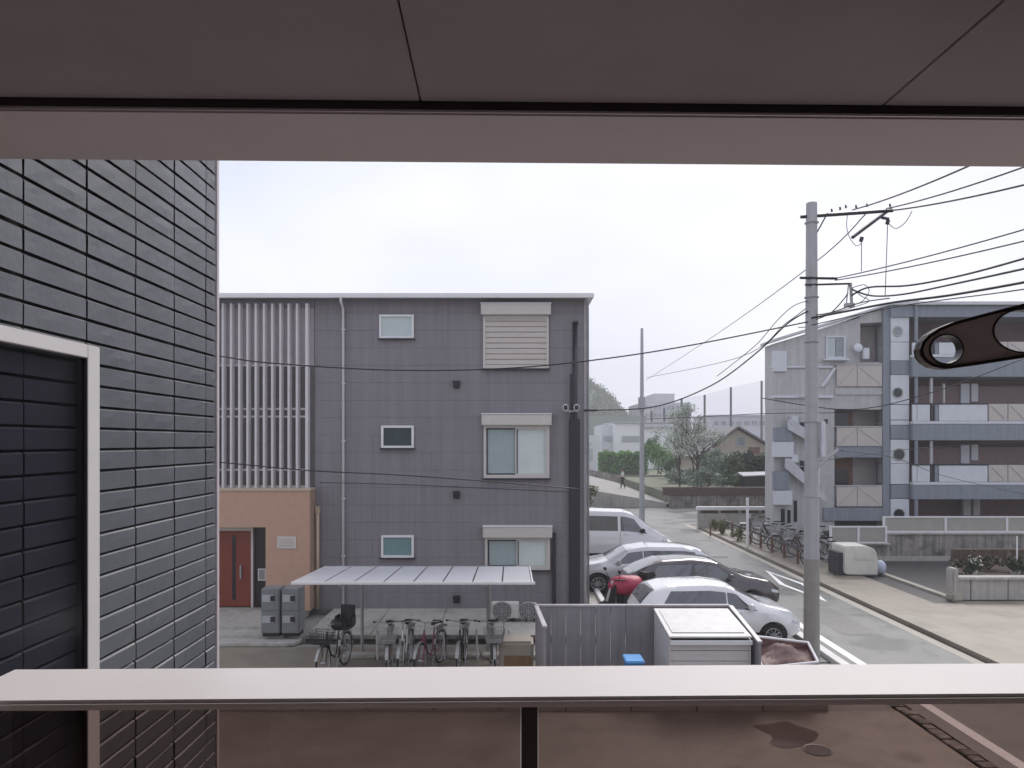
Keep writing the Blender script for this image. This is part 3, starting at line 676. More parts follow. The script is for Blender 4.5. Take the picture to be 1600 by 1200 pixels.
# air conditioners
def ac(px0, px1, py0, label):
    Y = 18.2; a = W(px0, 985, Y); b = W(px1, py0, Y); z0 = .16
    o = thing('air_conditioner', label, 'air conditioner', ((a.x+b.x)/2, Y, z0), group='outdoor units at the facade foot')
    bx(a.x, b.x, Y, Y+.3, z0+.08, b.z).build('casing', M_ac, o, bev=.015)
    for f in (.15, .75): bx(a.x+f*(b.x-a.x), a.x+(f+.1)*(b.x-a.x), Y-.02, Y+.32, z0, z0+.079).build('foot', M_black, o)
    cx = a.x+.38*(b.x-a.x); cz = (z0+.08+b.z)/2; g = MB()
    for r in (.24, .18, .12, .06): g.torus((cx, Y-.012, cz), (0,1,0), r, .006, 24, 4)
    for k in range(8): g.tube([(cx, Y-.012, cz), (cx+.24*math.cos(k*math.pi/4), Y-.012, cz+.24*math.sin(k*math.pi/4))], .005, 4)
    g.build('fan_grille', M_greylight, o)
    MB().tube([(cx, Y-.003, cz), (cx, Y-.006, cz)], .22, 24).build('fan_recess', mat('fan_recess', (.16, .155, .15), .6), o)
    MB().tube([(b.x+.0, Y+.2, z0+.25), (b.x+.07, Y+.2, z0+.22), (b.x+.1, Y+.3, z0+.05), (b.x+.16, Y+.9, z0+.02)], .025, 6).build('hose', M_black, o, smooth=True)
ac(768, 811, 943, 'left cream outdoor unit right of the canopy post')
ac(818, 839, 945, 'right cream outdoor unit tucked behind the grey fence end')
o = thing('storage_box', 'low beige resin box with a cardboard front beside the fence end', 'box', (.05, 14.5, 0))
a = W(779, 1003, 14.4); b = W(834, 1003, 14.4)
bx(a.x, b.x, 14.4, 15.0, 0, a.z).build('body', M_beigebox, o, bev=.05); bx(a.x+.1, b.x-.05, 14.37, 14.398, .02, .42).build('cardboard_front', M_card, o, bev=.004)

# ------------------------------------------------------------------ grey fence with bin store
fn = thing('panel_fence', 'grey vertical panel fence with pale coping round the bin store', 'fence', (2.4, 13.5, 0))
A = (.555, 12.72); B = (.46, 14.4); C = (4.15, 14.4); D = (4.18, 12.72); zT = 1.36
def fence_run(p, q, z0, z1, n, name='fence_panel'):
    p = Vector((*p, 0)); q = Vector((*q, 0)); d = (q-p); L_ = d.length; d.normalize(); nn = Vector((-d.y, d.x, 0))*.02
    for i in range(n):
        s0 = p+d*(L_*i/n+.004); s1 = p+d*(L_*(i+1)/n-.004); k = .006*(i%2)
        s0 = s0+nn*k*20; s1 = s1+nn*k*20
        za = z0+(z1-z0)*i/n; zb_ = z0+(z1-z0)*(i+1)/n
        MB().hexa([s0-nn, s1-nn, s1+nn, s0+nn], [s0-nn+Vector((0,0,za)), s1-nn+Vector((0,0,zb_)), s1+nn+Vector((0,0,zb_)), s0+nn+Vector((0,0,za))]).build(name, M_fence, fn, bev=.004)
    e = Vector((0,0,.035)); m = nn*2.0; a0 = p+Vector((0,0,z0+.002)); a1 = q+Vector((0,0,z1+.002))
    MB().hexa([a0-m, a1-m, a1+m, a0+m], [a0-m+e, a1-m+e, a1+m+e, a0+m+e]).build('coping', mat('fence_coping', (.52, .49, .51), .4), fn, bev=.006)
fence_run(B, C, zT, zT, 13); fence_run((B[0]-.0, B[1]-.07), A, zT, zT, 5); fence_run((C[0], C[1]-.07), D, zT, 1.1, 5)
bs = thing('bin_store', 'white bin store with sloping lid inside the grey fence', 'bin store', (3.4, 13.6, 0))
xa_, xb_ = 2.69, 4.08; yf, yb = 12.9, 14.3
MB().prism([(xa_, yf, 0), (xa_, yb, 0), (xa_, yb, 1.28), (xa_, yf, 1.12)], (.03, 0, 0)).build('side_panel', M_shed, bs)
MB().prism([(xb_-.03, yf, 0), (xb_-.03, yb, 0), (xb_-.03, yb, 1.28), (xb_-.03, yf, 1.12)], (.03, 0, 0)).build('side_panel', M_shed, bs)
for k in range(6): bx(xa_+.032, xb_-.032, yf+.01+.004*(k%2), yf+.03, .03+k*.18, .03+k*.18+.172).build('front_board', M_shed, bs, bev=.004)
bx(xa_+.032, xb_-.032, yb-.03, yb, 0, 1.26).build('back_panel', M_shed, bs)
MB().hexa([(xa_-.01, yf-.04, 1.15), (xb_+.01, yf-.04, 1.15), (xb_+.01, yb, 1.31), (xa_-.01, yb, 1.31)], [(xa_-.01, yf-.04, 1.18), (xb_+.01, yf-.04, 1.18), (xb_+.01, yb, 1.345), (xa_-.01, yb, 1.345)]).build('lid', M_shed, bs, bev=.008)
MB().hexa([(xa_+.07, yf+.12, 1.205), (xb_-.07, yf+.12, 1.205), (xb_-.07, yb-.12, 1.335), (xa_+.07, yb-.12, 1.335)], [(xa_+.07, yf+.12, 1.212), (xb_-.07, yf+.12, 1.212), (xb_-.07, yb-.12, 1.342), (xa_+.07, yb-.12, 1.342)]).build('lid_panel', mat('lid_inset', (.52, .50, .50), .35, stain=((.68, .66, .65), 3.2, .52, .62)), bs, bev=.003)
bx(xa_+.0, xb_+.012, yf-.07, yf-.042, 1.04, 1.12).build('lid_lip', M_whitemetal, bs, bev=.008)
o = thing('blue_bin', 'bright blue plastic bin at the foot of the grey fence', 'bin', (2.15, 13.2, 0))
a = W(979, 1025, 13.1); b = W(1004, 1025, 13.1)
MB().hexa([(a.x+.04, 13.1, 0), (b.x-.02, 13.1, 0), (b.x-.02, 13.4, 0), (a.x+.04, 13.4, 0)], [(a.x, 13.05, a.z-.12), (b.x, 13.05, a.z-.12), (b.x, 13.45, a.z-.12), (a.x, 13.45, a.z-.12)]).build('body', M_blue, o, bev=.015)
bx(a.x-.02, b.x+.03, 13.02, 13.48, a.z-.118, a.z-.07).build('lid', mat('blue_lid', (.10, .33, .68), .4), o, bev=.015)
# open container with brown tarps at the fence's right end
o = thing('open_container', 'white rimmed open container full of brown tarpaulin right of the fence', 'container', (4.8, 13.2, 0))
p = [(4.3, 12.95), (5.25, 12.95), (5.45, 13.9), (4.35, 13.9)]
zz = [.62, .72, .80, .93]
for i in range(4):
    j = (i+1)%4; a = Vector((*p[i], 0)); b = Vector((*p[j], 0)); d = (b-a).normalized()*.015; nn = Vector((-d.y, d.x, 0))
    MB().hexa([a, b, b+nn, a+nn], [a+Vector((0,0,zz[i])), b+Vector((0,0,zz[j])), b+nn+Vector((0,0,zz[j])), a+nn+Vector((0,0,zz[i]))]).build('side', M_tarp, o)
    MB().tube([a+Vector((0,0,zz[i])), b+Vector((0,0,zz[j]))], .025, 8).build('rim', M_whitemetal, o, smooth='auto')
g = MB(); N = 16; vs = []
for i in range(N+1):
    for j in range(N+1):
        u_, v_ = i/N, j/N
        x = (4.32+.93*u_)*(1-v_)+(4.37+1.05*u_)*v_; y = 12.97+.91*v_; e = min(u_, 1-u_, v_, 1-v_)
        base = .56*(1-v_)+.78*v_ if u_ < .5 else .62*(1-v_)+.74*v_
        vs.append((x, y, base-.04+(.16*math.sin(5*u_+2)*math.sin(4*v_+1)+random.uniform(-.035, .035))*min(1, e*6)))
g.add(vs, [(i*(N+1)+j, (i+1)*(N+1)+j, (i+1)*(N+1)+j+1, i*(N+1)+j+1) for i in range(N) for j in range(N)]); g.build('tarpaulin', M_tarp, o, smooth=True)

# ------------------------------------------------------------------ cars
def smooth_tab(tab, sig):
    X = np.array([t[0] for t in tab]); Yv = np.array([t[1] for t in tab])
    def f(x):
        xs_ = np.linspace(x-sig, x+sig, 7); return float(np.mean(np.interp(xs_, X, Yv)))
    return f
def make_car(label, cat, m, Ln, Wd, top, belt, roofw, side_w, wind, rear, wheels, wr=.31, grp=None, sig=.07, name='parked_car', zb=.2):
    o = thing(name, label, cat, world=False, group=grp)
    ft, fb, fr_ = smooth_tab(top, sig), smooth_tab(belt, sig), smooth_tab(roofw, sig)
    hw = Wd/2; hl = Ln/2
    def width(x): return hw*(1-.30*(abs(x)/hl)**9-.02*(abs(x)/hl)**2)
    def sec(x):
        w_ = width(x); t = ft(x); b = min(fb(x), t-.02); r = min(fr_(x)*hw, w_*.97); g = (t-b)
        e = 1-.0*(abs(x)/hl)
        z_ = zb+.10*(abs(x)/hl)**6
        return [(w_*.86, z_), (w_*.97, z_+.05), (w_*1.0, z_+.22), (w_*1.005, (z_+b)*.52), (w_*.985, b-.03), (w_*.965, b), (r+(w_*.94-r)*.12, b+g*.80), (r*.93, b+g*.93), (r*.6, t-.006), (0, t)]
    def Sp(x, t, off=0):
        s = sec(x); i = min(int(t), len(s)-2); f = t-i
        y = s[i][0]+(s[i+1][0]-s[i][0])*f; z = s[i][1]+(s[i+1][1]-s[i][1])*f
        dy = s[i+1][0]-s[i][0]; dz = s[i+1][1]-s[i][1]; l = math.hypot(dy, dz) or 1
        return Vector((x, y+off*dz/l, z-off*dy/l))
    xs_ = [-hl+Ln*(.5-.5*math.cos(math.pi*i/56)) for i in range(57)]
    body = MB(); nt_ = 10; vs = []; fs = []
    for x in xs_:
        s = sec(x); ring_ = [(x, y, z) for y, z in s]+[(x, -y, z) for y, z in s[-2::-1]]
        vs += ring_
    k = len(sec(0))*2-1
    for i in range(len(xs_)-1):
        for j in range(k): fs.append((i*k+j, i*k+(j+1)%k, (i+1)*k+(j+1)%k, (i+1)*k+j))
    fs.append(tuple(range(k))); fs.append(tuple(len(vs)-k+j for j in range(k))[::-1])
    body.add(vs, fs); bo = body.build('body', m, o, smooth='auto')
    cut = MB()
    for x in wheels:
        for s in (-1, 1): cut.tube([(x, s*(hw+.1), wr), (x, s*(hw-.24), wr)], wr+.055, 28)
    co = cut.build('cutter', m)
    md = bo.modifiers.new('b', 'BOOLEAN'); md.object = co; md.operation = 'DIFFERENCE'; md.solver = 'EXACT'
    dg = bpy.context.evaluated_depsgraph_get(); me = bpy.data.meshes.new_from_object(bo.evaluated_get(dg)); bo.modifiers.clear(); bo.data = me
    bpy.data.objects.remove(co)
    lin = MB()
    for x in wheels: lin.box(x-wr-.02, x+wr+.02, -hw+.25, hw-.25, .16, wr*2)
    lin.box(-hl+.35, hl-.35, -hw*.8, hw*.8, .15, .3).build('underbody', M_black, o)
    for x in wheels:
        for s in (-1, 1):
            y1 = s*(hw-.015); y0 = s*(hw-.20)
            wh = MB().tube([(x, y0, wr), (x, y0+(y1-y0)*.9, wr), (x, y1, wr)], wr, 28).build('wheel', M_rubber, o, bev=0, smooth='auto')
            rm = MB().tube([(x, y1+s*.001, wr), (x, y1+s*.006, wr)], wr*.28, 16)
            rm.torus((x, y1+s*.002, wr), (0,1,0), wr*.62, .016, 28, 5)
            for q in range(10):
                t = 2*math.pi*q/10; rm.tube([(x+.06*math.cos(t), y1+s*.004, wr+.06*math.sin(t)), (x+wr*.62*math.cos(t), y1+s*.004, wr+wr*.62*math.sin(t))], .014, 4)
            rm.build('rim', M_rim, wh)
    def patch(name, xa, xb, ta, tb, mm, off=.004, nx=10, ntt=4, both=True, skew=0., skewb=0., mirror_join=False):
        for s in ((1, -1) if both and not mirror_join else (1,)):
            g = MB(); V = []
            ts = [ta+(tb-ta)*j/ntt for j in range(ntt+1)]
            cols = []
            for i in range(nx+1):
                for j, t in enumerate(ts):
                    fr0 = j/ntt; xx = (xa+skew*fr0)+((xb+skewb*fr0)-(xa+skew*fr0))*i/nx
                    p = Sp(xx, t, off); V.append((p.x, p.y*s, p.z))
            n_ = ntt+1; fsx = [(i*n_+j, (i+1)*n_+j, (i+1)*n_+j+1, i*n_+j+1) for i in range(nx) for j in range(ntt)]
            g.add(V, fsx)
            if mirror_join: g.add([(p[0], -p[1], p[2]) for p in V], [f[::-1] for f in fsx])
            g.build(name, mm, o, smooth='auto')
    for (xa, xb, sk, skb) in side_w: patch('side_window', xa, xb, 5.12, 5.92, M_greyglass, skew=sk, skewb=skb)
    patch('windshield', wind[0], wind[1], 6.9, 9, M_greyglass, ntt=6, mirror_join=True, off=.006)
    patch('rear_window', rear[0], rear[1], 6.9, 9, M_greyglass, ntt=6, mirror_join=True, off=.006)
    patch('headlight', hl-.26, hl-.02, 3.7, 4.9, M_lamp, nx=4)
    patch('tail_light', -hl+.02, -hl+.22, 3.6, 5.0, M_red, nx=4)
    patch('sill_trim', -hl+.9, hl-.9, 1.1, 1.9, M_black, nx=6)
    for xs0 in [side_w[0][0], side_w[0][1]]: pass
    # door seams
    for (xa, xb, sk, skb) in side_w: patch('door_seam', xa-.03, xa-.018, 2.0, 5.05, M_black, nx=1, ntt=6, off=.003)
    bx(hl-.02, hl+.012, -hw*.45, hw*.45, zb+.12, zb+.30).build('grille', M_black, o, bev=.01)
    bx(hl-.0, hl+.02, -.17, .17, zb+.33, zb+.43).build('number_plate', M_aptlight, o)
    bx(-hl-.02, -hl+.0, -.17, .17, zb+.33, zb+.43).build('number_plate', M_aptlight, o)
    xm = max(s_[1] for s_ in side_w)-.18
    for s in (-1, 1):
        p = Sp(xm, 5.2); MB().box(p.x-.06, p.x+.06, s*(p.y+.02), s*(p.y+.2), p.z, p.z+.14).build('door_mirror', M_black if cat == 'van' else m, o, bev=.025, smooth='auto')
    for (xa, xb, sk, skb) in side_w:
        for s in (-1, 1):
            p = Sp(xa+.22, 4.4); MB().box(p.x-.08, p.x+.08, s*(p.y), s*(p.y+.03), p.z-.015, p.z+.015).build('door_handle', m, o, bev=.008)
    return o
G = 'cars parked side by side along the road'
hatch = make_car('white hatchback parked nearest, behind the grey fence', 'car', M_white, 3.95, 1.69,
    [(-1.98,.78),(-1.9,1.0),(-1.6,1.36),(-1.2,1.47),(-.2,1.51),(.35,1.44),(1.0,1.08),(1.12,1.02),(1.7,.90),(1.98,.66)],
    [(-1.98,.76),(-1.5,.98),(-.5,.93),(.8,.88),(1.2,.86),(1.98,.6)], [(-2,.80),(-1.5,.72),(0,.74),(.6,.76),(1.2,.84),(2,.85)],
    [(-1.35,.17,.22,-.0),(.20,.90,0,-.47)], (.42, 1.0), (-1.86, -1.52), (-1.22, 1.25), .30, G)
hatch.location = (4.52, 17.2, 0); hatch.scale.x = .92; hatch.scale.z = .91; hatch.rotation_euler[2] = 0
suv = make_car('pearl white estate car parked nose to the grey house, nearest the van', 'car', M_silver, 4.4, 1.75,
    [(-2.2,.9),(-2.05,1.15),(-1.75,1.46),(-1.2,1.56),(-.1,1.58),(.4,1.5),(1.05,1.10),(1.2,1.05),(1.85,.95),(2.2,.7)],
    [(-2.2,.88),(-1.5,1.0),(-.5,.98),(.8,.95),(1.2,.93),(2.2,.64)], [(-2.2,.82),(-1.5,.74),(0,.76),(.6,.78),(1.2,.86),(2.2,.86)],
    [(-1.75,-.02,.2,0),(.01,.92,0,-.47)], (.48, 1.05), (-2.08, -1.75), (-1.35, 1.35), .33, G)
suv.location = (3.9, 23.2, 0); suv.scale.z = .88; suv.rotation_euler[2] = math.pi
dark = make_car('dark maroon grey saloon car parked between pearl estate and white hatchback', 'car', mat('car_maroon_grey', (.06, .045, .052), .2, metal=.3, var=.02, coat=1), 4.1, 1.7,
    [(-2.05,.8),(-1.95,1.0),(-1.5,1.22),(-1.1,1.38),(-.2,1.44),(.35,1.38),(1.0,1.06),(1.15,1.0),(1.75,.90),(2.05,.66)],
    [(-2.05,.78),(-1.5,.97),(-.5,.93),(.8,.89),(1.2,.87),(2.05,.6)], [(-2.05,.80),(-1.5,.72),(0,.74),(.6,.76),(1.2,.84),(2.05,.85)],
    [(-1.35,.10,.22,0),(.13,.88,0,-.45)], (.42, 1.0), (-1.75, -1.25), (-1.25, 1.28), .31, G)
dark.location = (4.95, 20.35, 0)
van = make_car('white van parked farthest along the road with a black door mirror', 'van', M_white, 4.7, 1.7,
    [(-2.35,1.5),(-2.3,1.85),(-2.0,1.96),(-.5,1.99),(.7,1.95),(1.1,1.82),(1.85,1.22),(2.0,1.12),(2.28,.98),(2.35,.75)],
    [(-2.35,1.12),(-1.5,1.16),(.8,1.12),(1.6,1.06),(2.0,1.02),(2.35,.7)], [(-2.35,.85),(-1.5,.82),(0,.82),(1.0,.82),(1.8,.86),(2.35,.86)],
    [(-2.1,-.95,.03,0),(-.88,.45,0,0),(.55,1.55,0,-.5)], (1.12, 1.82), (-2.335, -2.28), (-1.35, 1.55), .32, G, sig=.06)
van.location = (3.45, 28.6, 0)
# motor scooter with a crimson cover
sc_ = thing('motor_scooter', 'black motor scooter under a crimson cover between the parked cars', 'scooter', (2.85, 19.3, 0), world=False, rz=R(-150))
for x in (-.6, .62):
    wh = MB().torus((x, 0, .25), (0,1,0), .19, .065, 22, 8).build('wheel', M_rubber, sc_, smooth=True); MB().tube([(x, -.04, .25), (x, .04, .25)], .13, 14).build('rim', M_rim, wh)
MB().box(-.75, .15, -.14, .14, .32, .66).box(.1, .45, -.16, .16, .24, .32).hexa([(.40,-.2,.3),(.55,-.2,.3),(.55,.2,.3),(.40,.2,.3)], [(.30,-.17,.9),(.40,-.17,.9),(.40,.17,.9),(.30,.17,.9)]).build('body', M_black, sc_, bev=.04, smooth='auto')
MB().tube([(.62, 0, .25), (.34, 0, .98)], .04, 8).build('fork', M_steel, sc_)
MB().tube([(.2, -.34, 1.02), (.32, 0, .99), (.2, .34, 1.02)], .018, 8).tube([(.3, -.2, 1.0), (.36, -.3, 1.22)], .008, 5).tube([(.3, .2, 1.0), (.36, .3, 1.22)], .008, 5).ball((.36, -.3, 1.24), .03, .07, .045).ball((.36, .3, 1.24), .03, .07, .045).build('handlebar', M_black, sc_, smooth=True)
MB().box(-.95, -.55, -.2, .2, .78, 1.12).build('top_box', M_black, sc_, bev=.05, smooth='auto')
g = MB().ball((-.08, 0, .82), .52, .30, .27, 22, 12)
g.v = [(x+.02*math.sin(14*y+9*z), y+.025*math.sin(11*x), z+.03*math.sin(9*x+5*y)) for x, y, z in g.v]; g.build('cover', M_crimson, sc_, smooth=True)

# ------------------------------------------------------------------ utility poles and cables
P1 = Vector((6.03, 15.2, 0)); PT = 9.3
pl = thing('utility_pole', 'thick concrete utility pole with crossarms, nearest beside the road', 'utility pole', P1)
MB().tube([P1+Vector((0,0,-.3)), P1+Vector((0,0,2.15))], .158, 20, .15).build('lower_sleeve', M_poledark, pl, smooth='auto')
MB().tube([P1+Vector((0,0,2.15)), P1+Vector((0,0,PT))], .148, 20, .105).build('shaft', M_pole, pl, smooth='auto')
for zz in (3.4, 4.9, 6.5, 7.4, 8.9): MB().torus(P1+Vector((0,0,zz)), (0,0,1), .128+.02*(9-zz)/6, .012, 20, 5).build('band', M_steel, pl)
bx(P1.x+.13, P1.x+.22, P1.y-.17, P1.y-.05, 4.2, 4.9).build('cable_box', M_aptlight, pl, bev=.01)
def arm(p, q, r=.03, n='crossarm'): return MB().tube([p, q], r, 8).build(n, M_duct, pl)
Z1 = H+352/F*15.2
a1 = arm((P1.x-.22, P1.y, W(0,339,15.2).z), (W(1395,0,15.2).x, P1.y, W(0,329,15.2).z), .035)
arm(W(1332,371,15.2), W(1392,326,15.6), .035)
a2 = arm(W(1250,434,15.1), W(1308,435,15.1), .028); a3 = arm(W(1258,445,15.1), W(1330,443,15.1), .022)
brm = MB().tube([W(1276,364,15.15), W(1293,333,15.2)], .014, 6).tube([W(1388,342,15.3), W(1378,340,15.2)], .03, 6).build('brace', M_duct, pl)
ins = []
for (px, py) in ((1313,328), (1322,325), (1338,325), (1355,323), (1391,323), (1300,331)):
    q = W(px, py, 15.2); MB().tube([q, q+Vector((-.01,0,.06))], .022, 8, .016).build('insulator', M_duct, pl)
MB().tube([W(1329,443,15.1), W(1331,478,15.1)], .03, 8).tube([W(1326,443,15.1), W(1322,478,15.1)], .012, 6).box(W(1320,0,15.1).x, W(1334,0,15.1).x, 15.05, 15.15, W(0,480,15.1).z, W(0,474,15.1).z).build('drop_bracket', M_steel, pl)
MB().tube([W(1347,371,15.2), W(1345,377,15.2)], .04, 8).tube([W(1388,344,15.2), W(1386,350,15.2)], .04, 8).build('fuse', M_duct, pl)
br = MB().tube([W(1268, 738, 15.1), W(1310, 702, 15.1)], .03, 8).build('strut', M_pole, pl)
for i in range(7):
    zz = 2.6+i*.7; s = 1 if i % 2 else -1
    MB().tube([(P1.x, P1.y, zz), (P1.x+s*.27, P1.y, zz)], .010, 6).build('step_bolt', M_steel, pl)
P2 = Vector((W(1003,0,41).x, 41, 0))
pl2 = thing('utility_pole', 'slender grey pole farther up the road behind the white van', 'utility pole', P2)
MB().tube([P2, P2+Vector((0,0,10.65))], .16, 16, .075).build('shaft', M_pole, pl2, smooth='auto')
MB().box(P2.x-.22, P2.x+.14, 40.8, 40.9, 6.2, 6.9).build('cable_box', M_pole, pl2)

def cable(label, pts, r=.018, sag=0., grp='overhead cables', n=14):
    P = [Vector(p) for p in pts]; out_ = []
    if len(P) == 2:
        for i in range(n+1):
            t = i/n; q = P[0].lerp(P[1], t); q.z -= sag*4*t*(1-t); out_.append(q)
    else:   # Catmull-Rom
        Q = [P[0]]+P+[P[-1]]
        for k in range(1, len(Q)-2):
            for i in range(6):
                t = i/6; a, b, c, d = Q[k-1:k+3]
                out_.append(.5*((2*b)+(c-a)*t+(2*a-5*b+4*c-d)*t*t+(3*b-a-3*c+d)*t**3))
        out_.append(P[-1])
    o = MB().tube(out_, r, 5).build('cable', M_wire, smooth=True); return tag(o, label, 'cable', grp)
yq = 15.2
def rt(px0, py0, px1, py1, label, r=.018, y1=9.5, ext=1.35, sag=.06):
    a = W(px0, py0, yq); b = W(px1, py1, y1); b = a+(b-a)*ext; cable(label, [a, b], r, sag)
rt(1332,328,1490,264, 'high cable leaving the left end of the top crossarm upward right', .014)
rt(1385,326,1575,264, 'high cable leaving the top crossarm, middle of three', .014)
rt(1392,329,1600,283, 'high cable leaving the right tip of the top crossarm', .016)
rt(1300,436,1600,353, 'upper thin cable of the pair leaving the middle crossarm', .011)
rt(1305,438,1600,371, 'lower thin cable of the pair leaving the middle crossarm', .011)
cable('thick cable from the drop bracket rising right, uppermost of three', [W(1330,462,15.1), W(1358,449,14.6), W(1420,446,13.5), W(1500,431,12), W(1600,404,10), W(1700,372,8.5)], .018)
cable('thick cable from the drop bracket rising right, middle of three', [W(1330,452,15.1), W(1362,462,14.8), W(1410,460,13.8), W(1480,446,12.4), W(1600,420,10), W(1700,396,8.5)], .017)
cable('bundled cable passing the pole and rising right in front of the apartment roof', [W(1268,497,15.05), W(1330,485,14.4), W(1400,472,13.5), W(1480,462,12.4), W(1600,441,10.5), W(1720,415,8.5)], .022)
cable('black service cable strung across the upper grey facade to the pole', [W(250,545,15), W(340,556,15), W(420,567,15), W(600,578,15), W(760,577,15), W(900,566,15), W(1060,543,15.1), W(1262,503,15.1)], .014)
cable('second looped cable just above the bundle at the pole', [W(1275,492,15.1), W(1300,488,15), W(1345,473,14.5), W(1390,466,14)], .012)
cable('cable falling from the drop bracket to the pole foot of the bundle', [W(1325,458,15.1), W(1318,468,15.1), W(1298,489,15.1), W(1273,500,15.1)], .012)
cable('low cable across the grey facade at mid height, upper one', [W(250,716,15), W(340,722,15), W(480,735,15), W(620,742,15.2), W(760,752,15.6), W(905,764,17)], .012)
cable('low cable across the grey facade at mid height, lower one', [W(500,754,19.3), W(620,757,19.3), W(760,763,19.3), W(890,769,19.3)], .01)
cable('cable sagging from the pole to the bracket on the grey house corner', [W(1262,486,15.1), W(1230,506,15.6), W(1180,553,16.4), W(1110,603,17.4), W(1020,636,18.4), W(917,641,19.5)], .015)
cable('thin cable descending steeply left from the top crossarm to the distance', [W(1355,332,15.2), W(1265,417,20), W(1117,524,36), W(1008,595,62)], .013)
cable('thin faint cable from the apartment roof down left past the far pole', [W(1262,480,15.3), W(1228,505,18), W(1150,560,24), W(1010,590,40.8)], .010)
cable('thin jumper loop hanging under the upper crossarm', [W(1324,335,15.2), W(1323,355,15.2), W(1328,372,15.2), W(1338,384,15.2), W(1346,380,15.2)], .007)
cable('jumper loop hanging from the right crossarm tip', [W(1425,330,14.6), W(1415,347,14.8), W(1400,357,15), W(1388,349,15.2)], .008)
cable('vertical lead dropping from the left fuse', [W(1346,378,15.2), W(1346,424,15.2)], .008)
cable('vertical lead dropping from the right fuse', [W(1387,348,15.2), W(1383,462,14.8)], .008)
cable('cable crossing in front of the apartment balconies below the second floor', [W(1190,622,33), W(1330,640,32), W(1460,612,30), W(1600,560,28)], .02)
cable('cable between the far pole and the apartment corner', [W(1010,655,40.8), W(1100,651,38), W(1200,646,34), W(1330,645,33)], .016)
cable('low cable from the pole strut toward the right apartment balconies', [W(1310,704,15.1), W(1400,716,19), W(1480,745,24), W(1600,772,29)], .009)
cable('pale service line from the strut across the left apartment wing', [W(1268,722,15.1), W(1340,712,20), W(1440,700,26), W(1600,690,33)], .01)
cable('thin cable fanning right just under the bundle', [W(1268,508,15.05), W(1340,492,14.2), W(1420,476,13), W(1600,452,10.5), W(1720,428,8.5)], .010)
cable('thin cable crossing left of the pole above the second looped cable', [W(1262,470,15.1), W(1240,478,15.4), W(1215,500,15.8), W(1180,540,16.6), W(1120,588,18)], .008)
cable('thin cable of the tangle between the drop bracket and the bundle', [W(1326,446,15.1), W(1345,462,15), W(1358,470,14.9), W(1340,478,14.9), W(1290,492,15)], .008)
cable('short loop of the tangle right of the drop bracket', [W(1331,450,15.1), W(1350,445,15), W(1358,455,15), W(1348,470,15), W(1334,476,15.1)], .008)
sl_ = thing('security_light', 'pair of white security lights on the corner of the grey house', 'light', W(893,636,YF-.1))
for px in (884, 901):
    q = W(px, 637, YF-.25); MB().box(q.x-.075, q.x+.06, q.y-.1, q.y+.06, q.z-.085, q.z+.085).build('lamp_head', M_whitemetal, sl_, bev=.025, smooth='auto')
    MB().box(q.x-.06, q.x+.04, q.y-.104, q.y-.1005, q.z-.06, q.z+.06).build('lens', M_darkglass, sl_)
q = W(893, 650, YF-.14); bx(q.x-.13, q.x+.16, q.y-.0, q.y+.05, q.z+.10, q.z+.15).build('arm', M_steel, sl_)
q = W(917, 641, YF-.12); o = MB().tube([q+Vector((-.05,.1,0)), q+Vector((.25,-.05,0))], .03, 8).build('cable_anchor', M_duct); tag(o, 'dark cable anchor on the grey house corner', 'anchor')

# ------------------------------------------------------------------ right apartment block
YA = 34.0
ap = thing('concrete_apartment_block', 'four storey pale grey apartment block with blue grey slabs beyond the road', 'building', (18, 38, 0))
def AX(px): return W(px, 0, YA).x
def AZ(py): return W(0, py, YA).z
xL, xM, xE = AX(1209), AX(1386), 32
sk = (xL/YA)   # the end wall is not square to the street
g = MB(); zA, zB = AZ(480), AZ(537)
g.add([(xL+.12, YA+1.2, 0), (xM, YA+1.2, 0), (xM, YA+12, 0), (xL+12*sk+.4, YA+12, 0), (xL+.12, YA+1.2, zB), (xM, YA+1.2, zA), (xM, YA+12, zA), (xL+12*sk+.4, YA+12, zA-.1)], [(0,3,2,1),(4,5,6,7),(0,1,5,4),(1,2,6,5),(2,3,7,6),(3,0,4,7)]).build('wall', M_aptgrey, ap)
bx(xM+.002, xE, YA+1.4, YA+12, 0, AZ(478)).build('wall', M_maroon, ap)
# left wing front, with recess openings between wall pieces
def fbox(px0, px1, py0, py1, y0, y1, name, m, parent=ap, bev=.01): 
    return bx(AX(px0), AX(px1), YA+y0, YA+y1, AZ(py1), AZ(py0)).build(name, m, parent, bev=bev)
MB().prism([(xL, YA, AZ(640)), (AX(1344), YA, AZ(640)), (AX(1344), YA, AZ(496)), (xL, YA, AZ(537))], (0, 1.19, 0)).build('wall', M_aptgrey, ap)
MB().prism([(AX(1344.2), YA+.002, AZ(505)), (xM, YA+.002, AZ(503)), (xM, YA+.002, AZ(480)), (AX(1344.2), YA+.002, AZ(493))], (0, 1.18, 0)).build('wall', M_aptgrey, ap)
fbox(1344.2, 1386, 566, 640, .004, 1.18, 'wall', M_aptgrey)
MB().prism([(xL-.2, YA-.25, AZ(536)), (xM, YA-.25, AZ(478)), (xM, YA-.25, AZ(475)), (xL-.2, YA-.25, AZ(532))], (0, 1.5, 0)).build('roof', mat('roof_pale', (.55, .56, .58), .5), ap)
fbox(1345, 1384, 505, 566, 1.0, 1.19, 'recess_wall', M_recess)
fbox(1209, 1304, 640.2, 830, .0, 1.18, 'wall', M_aptgrey)
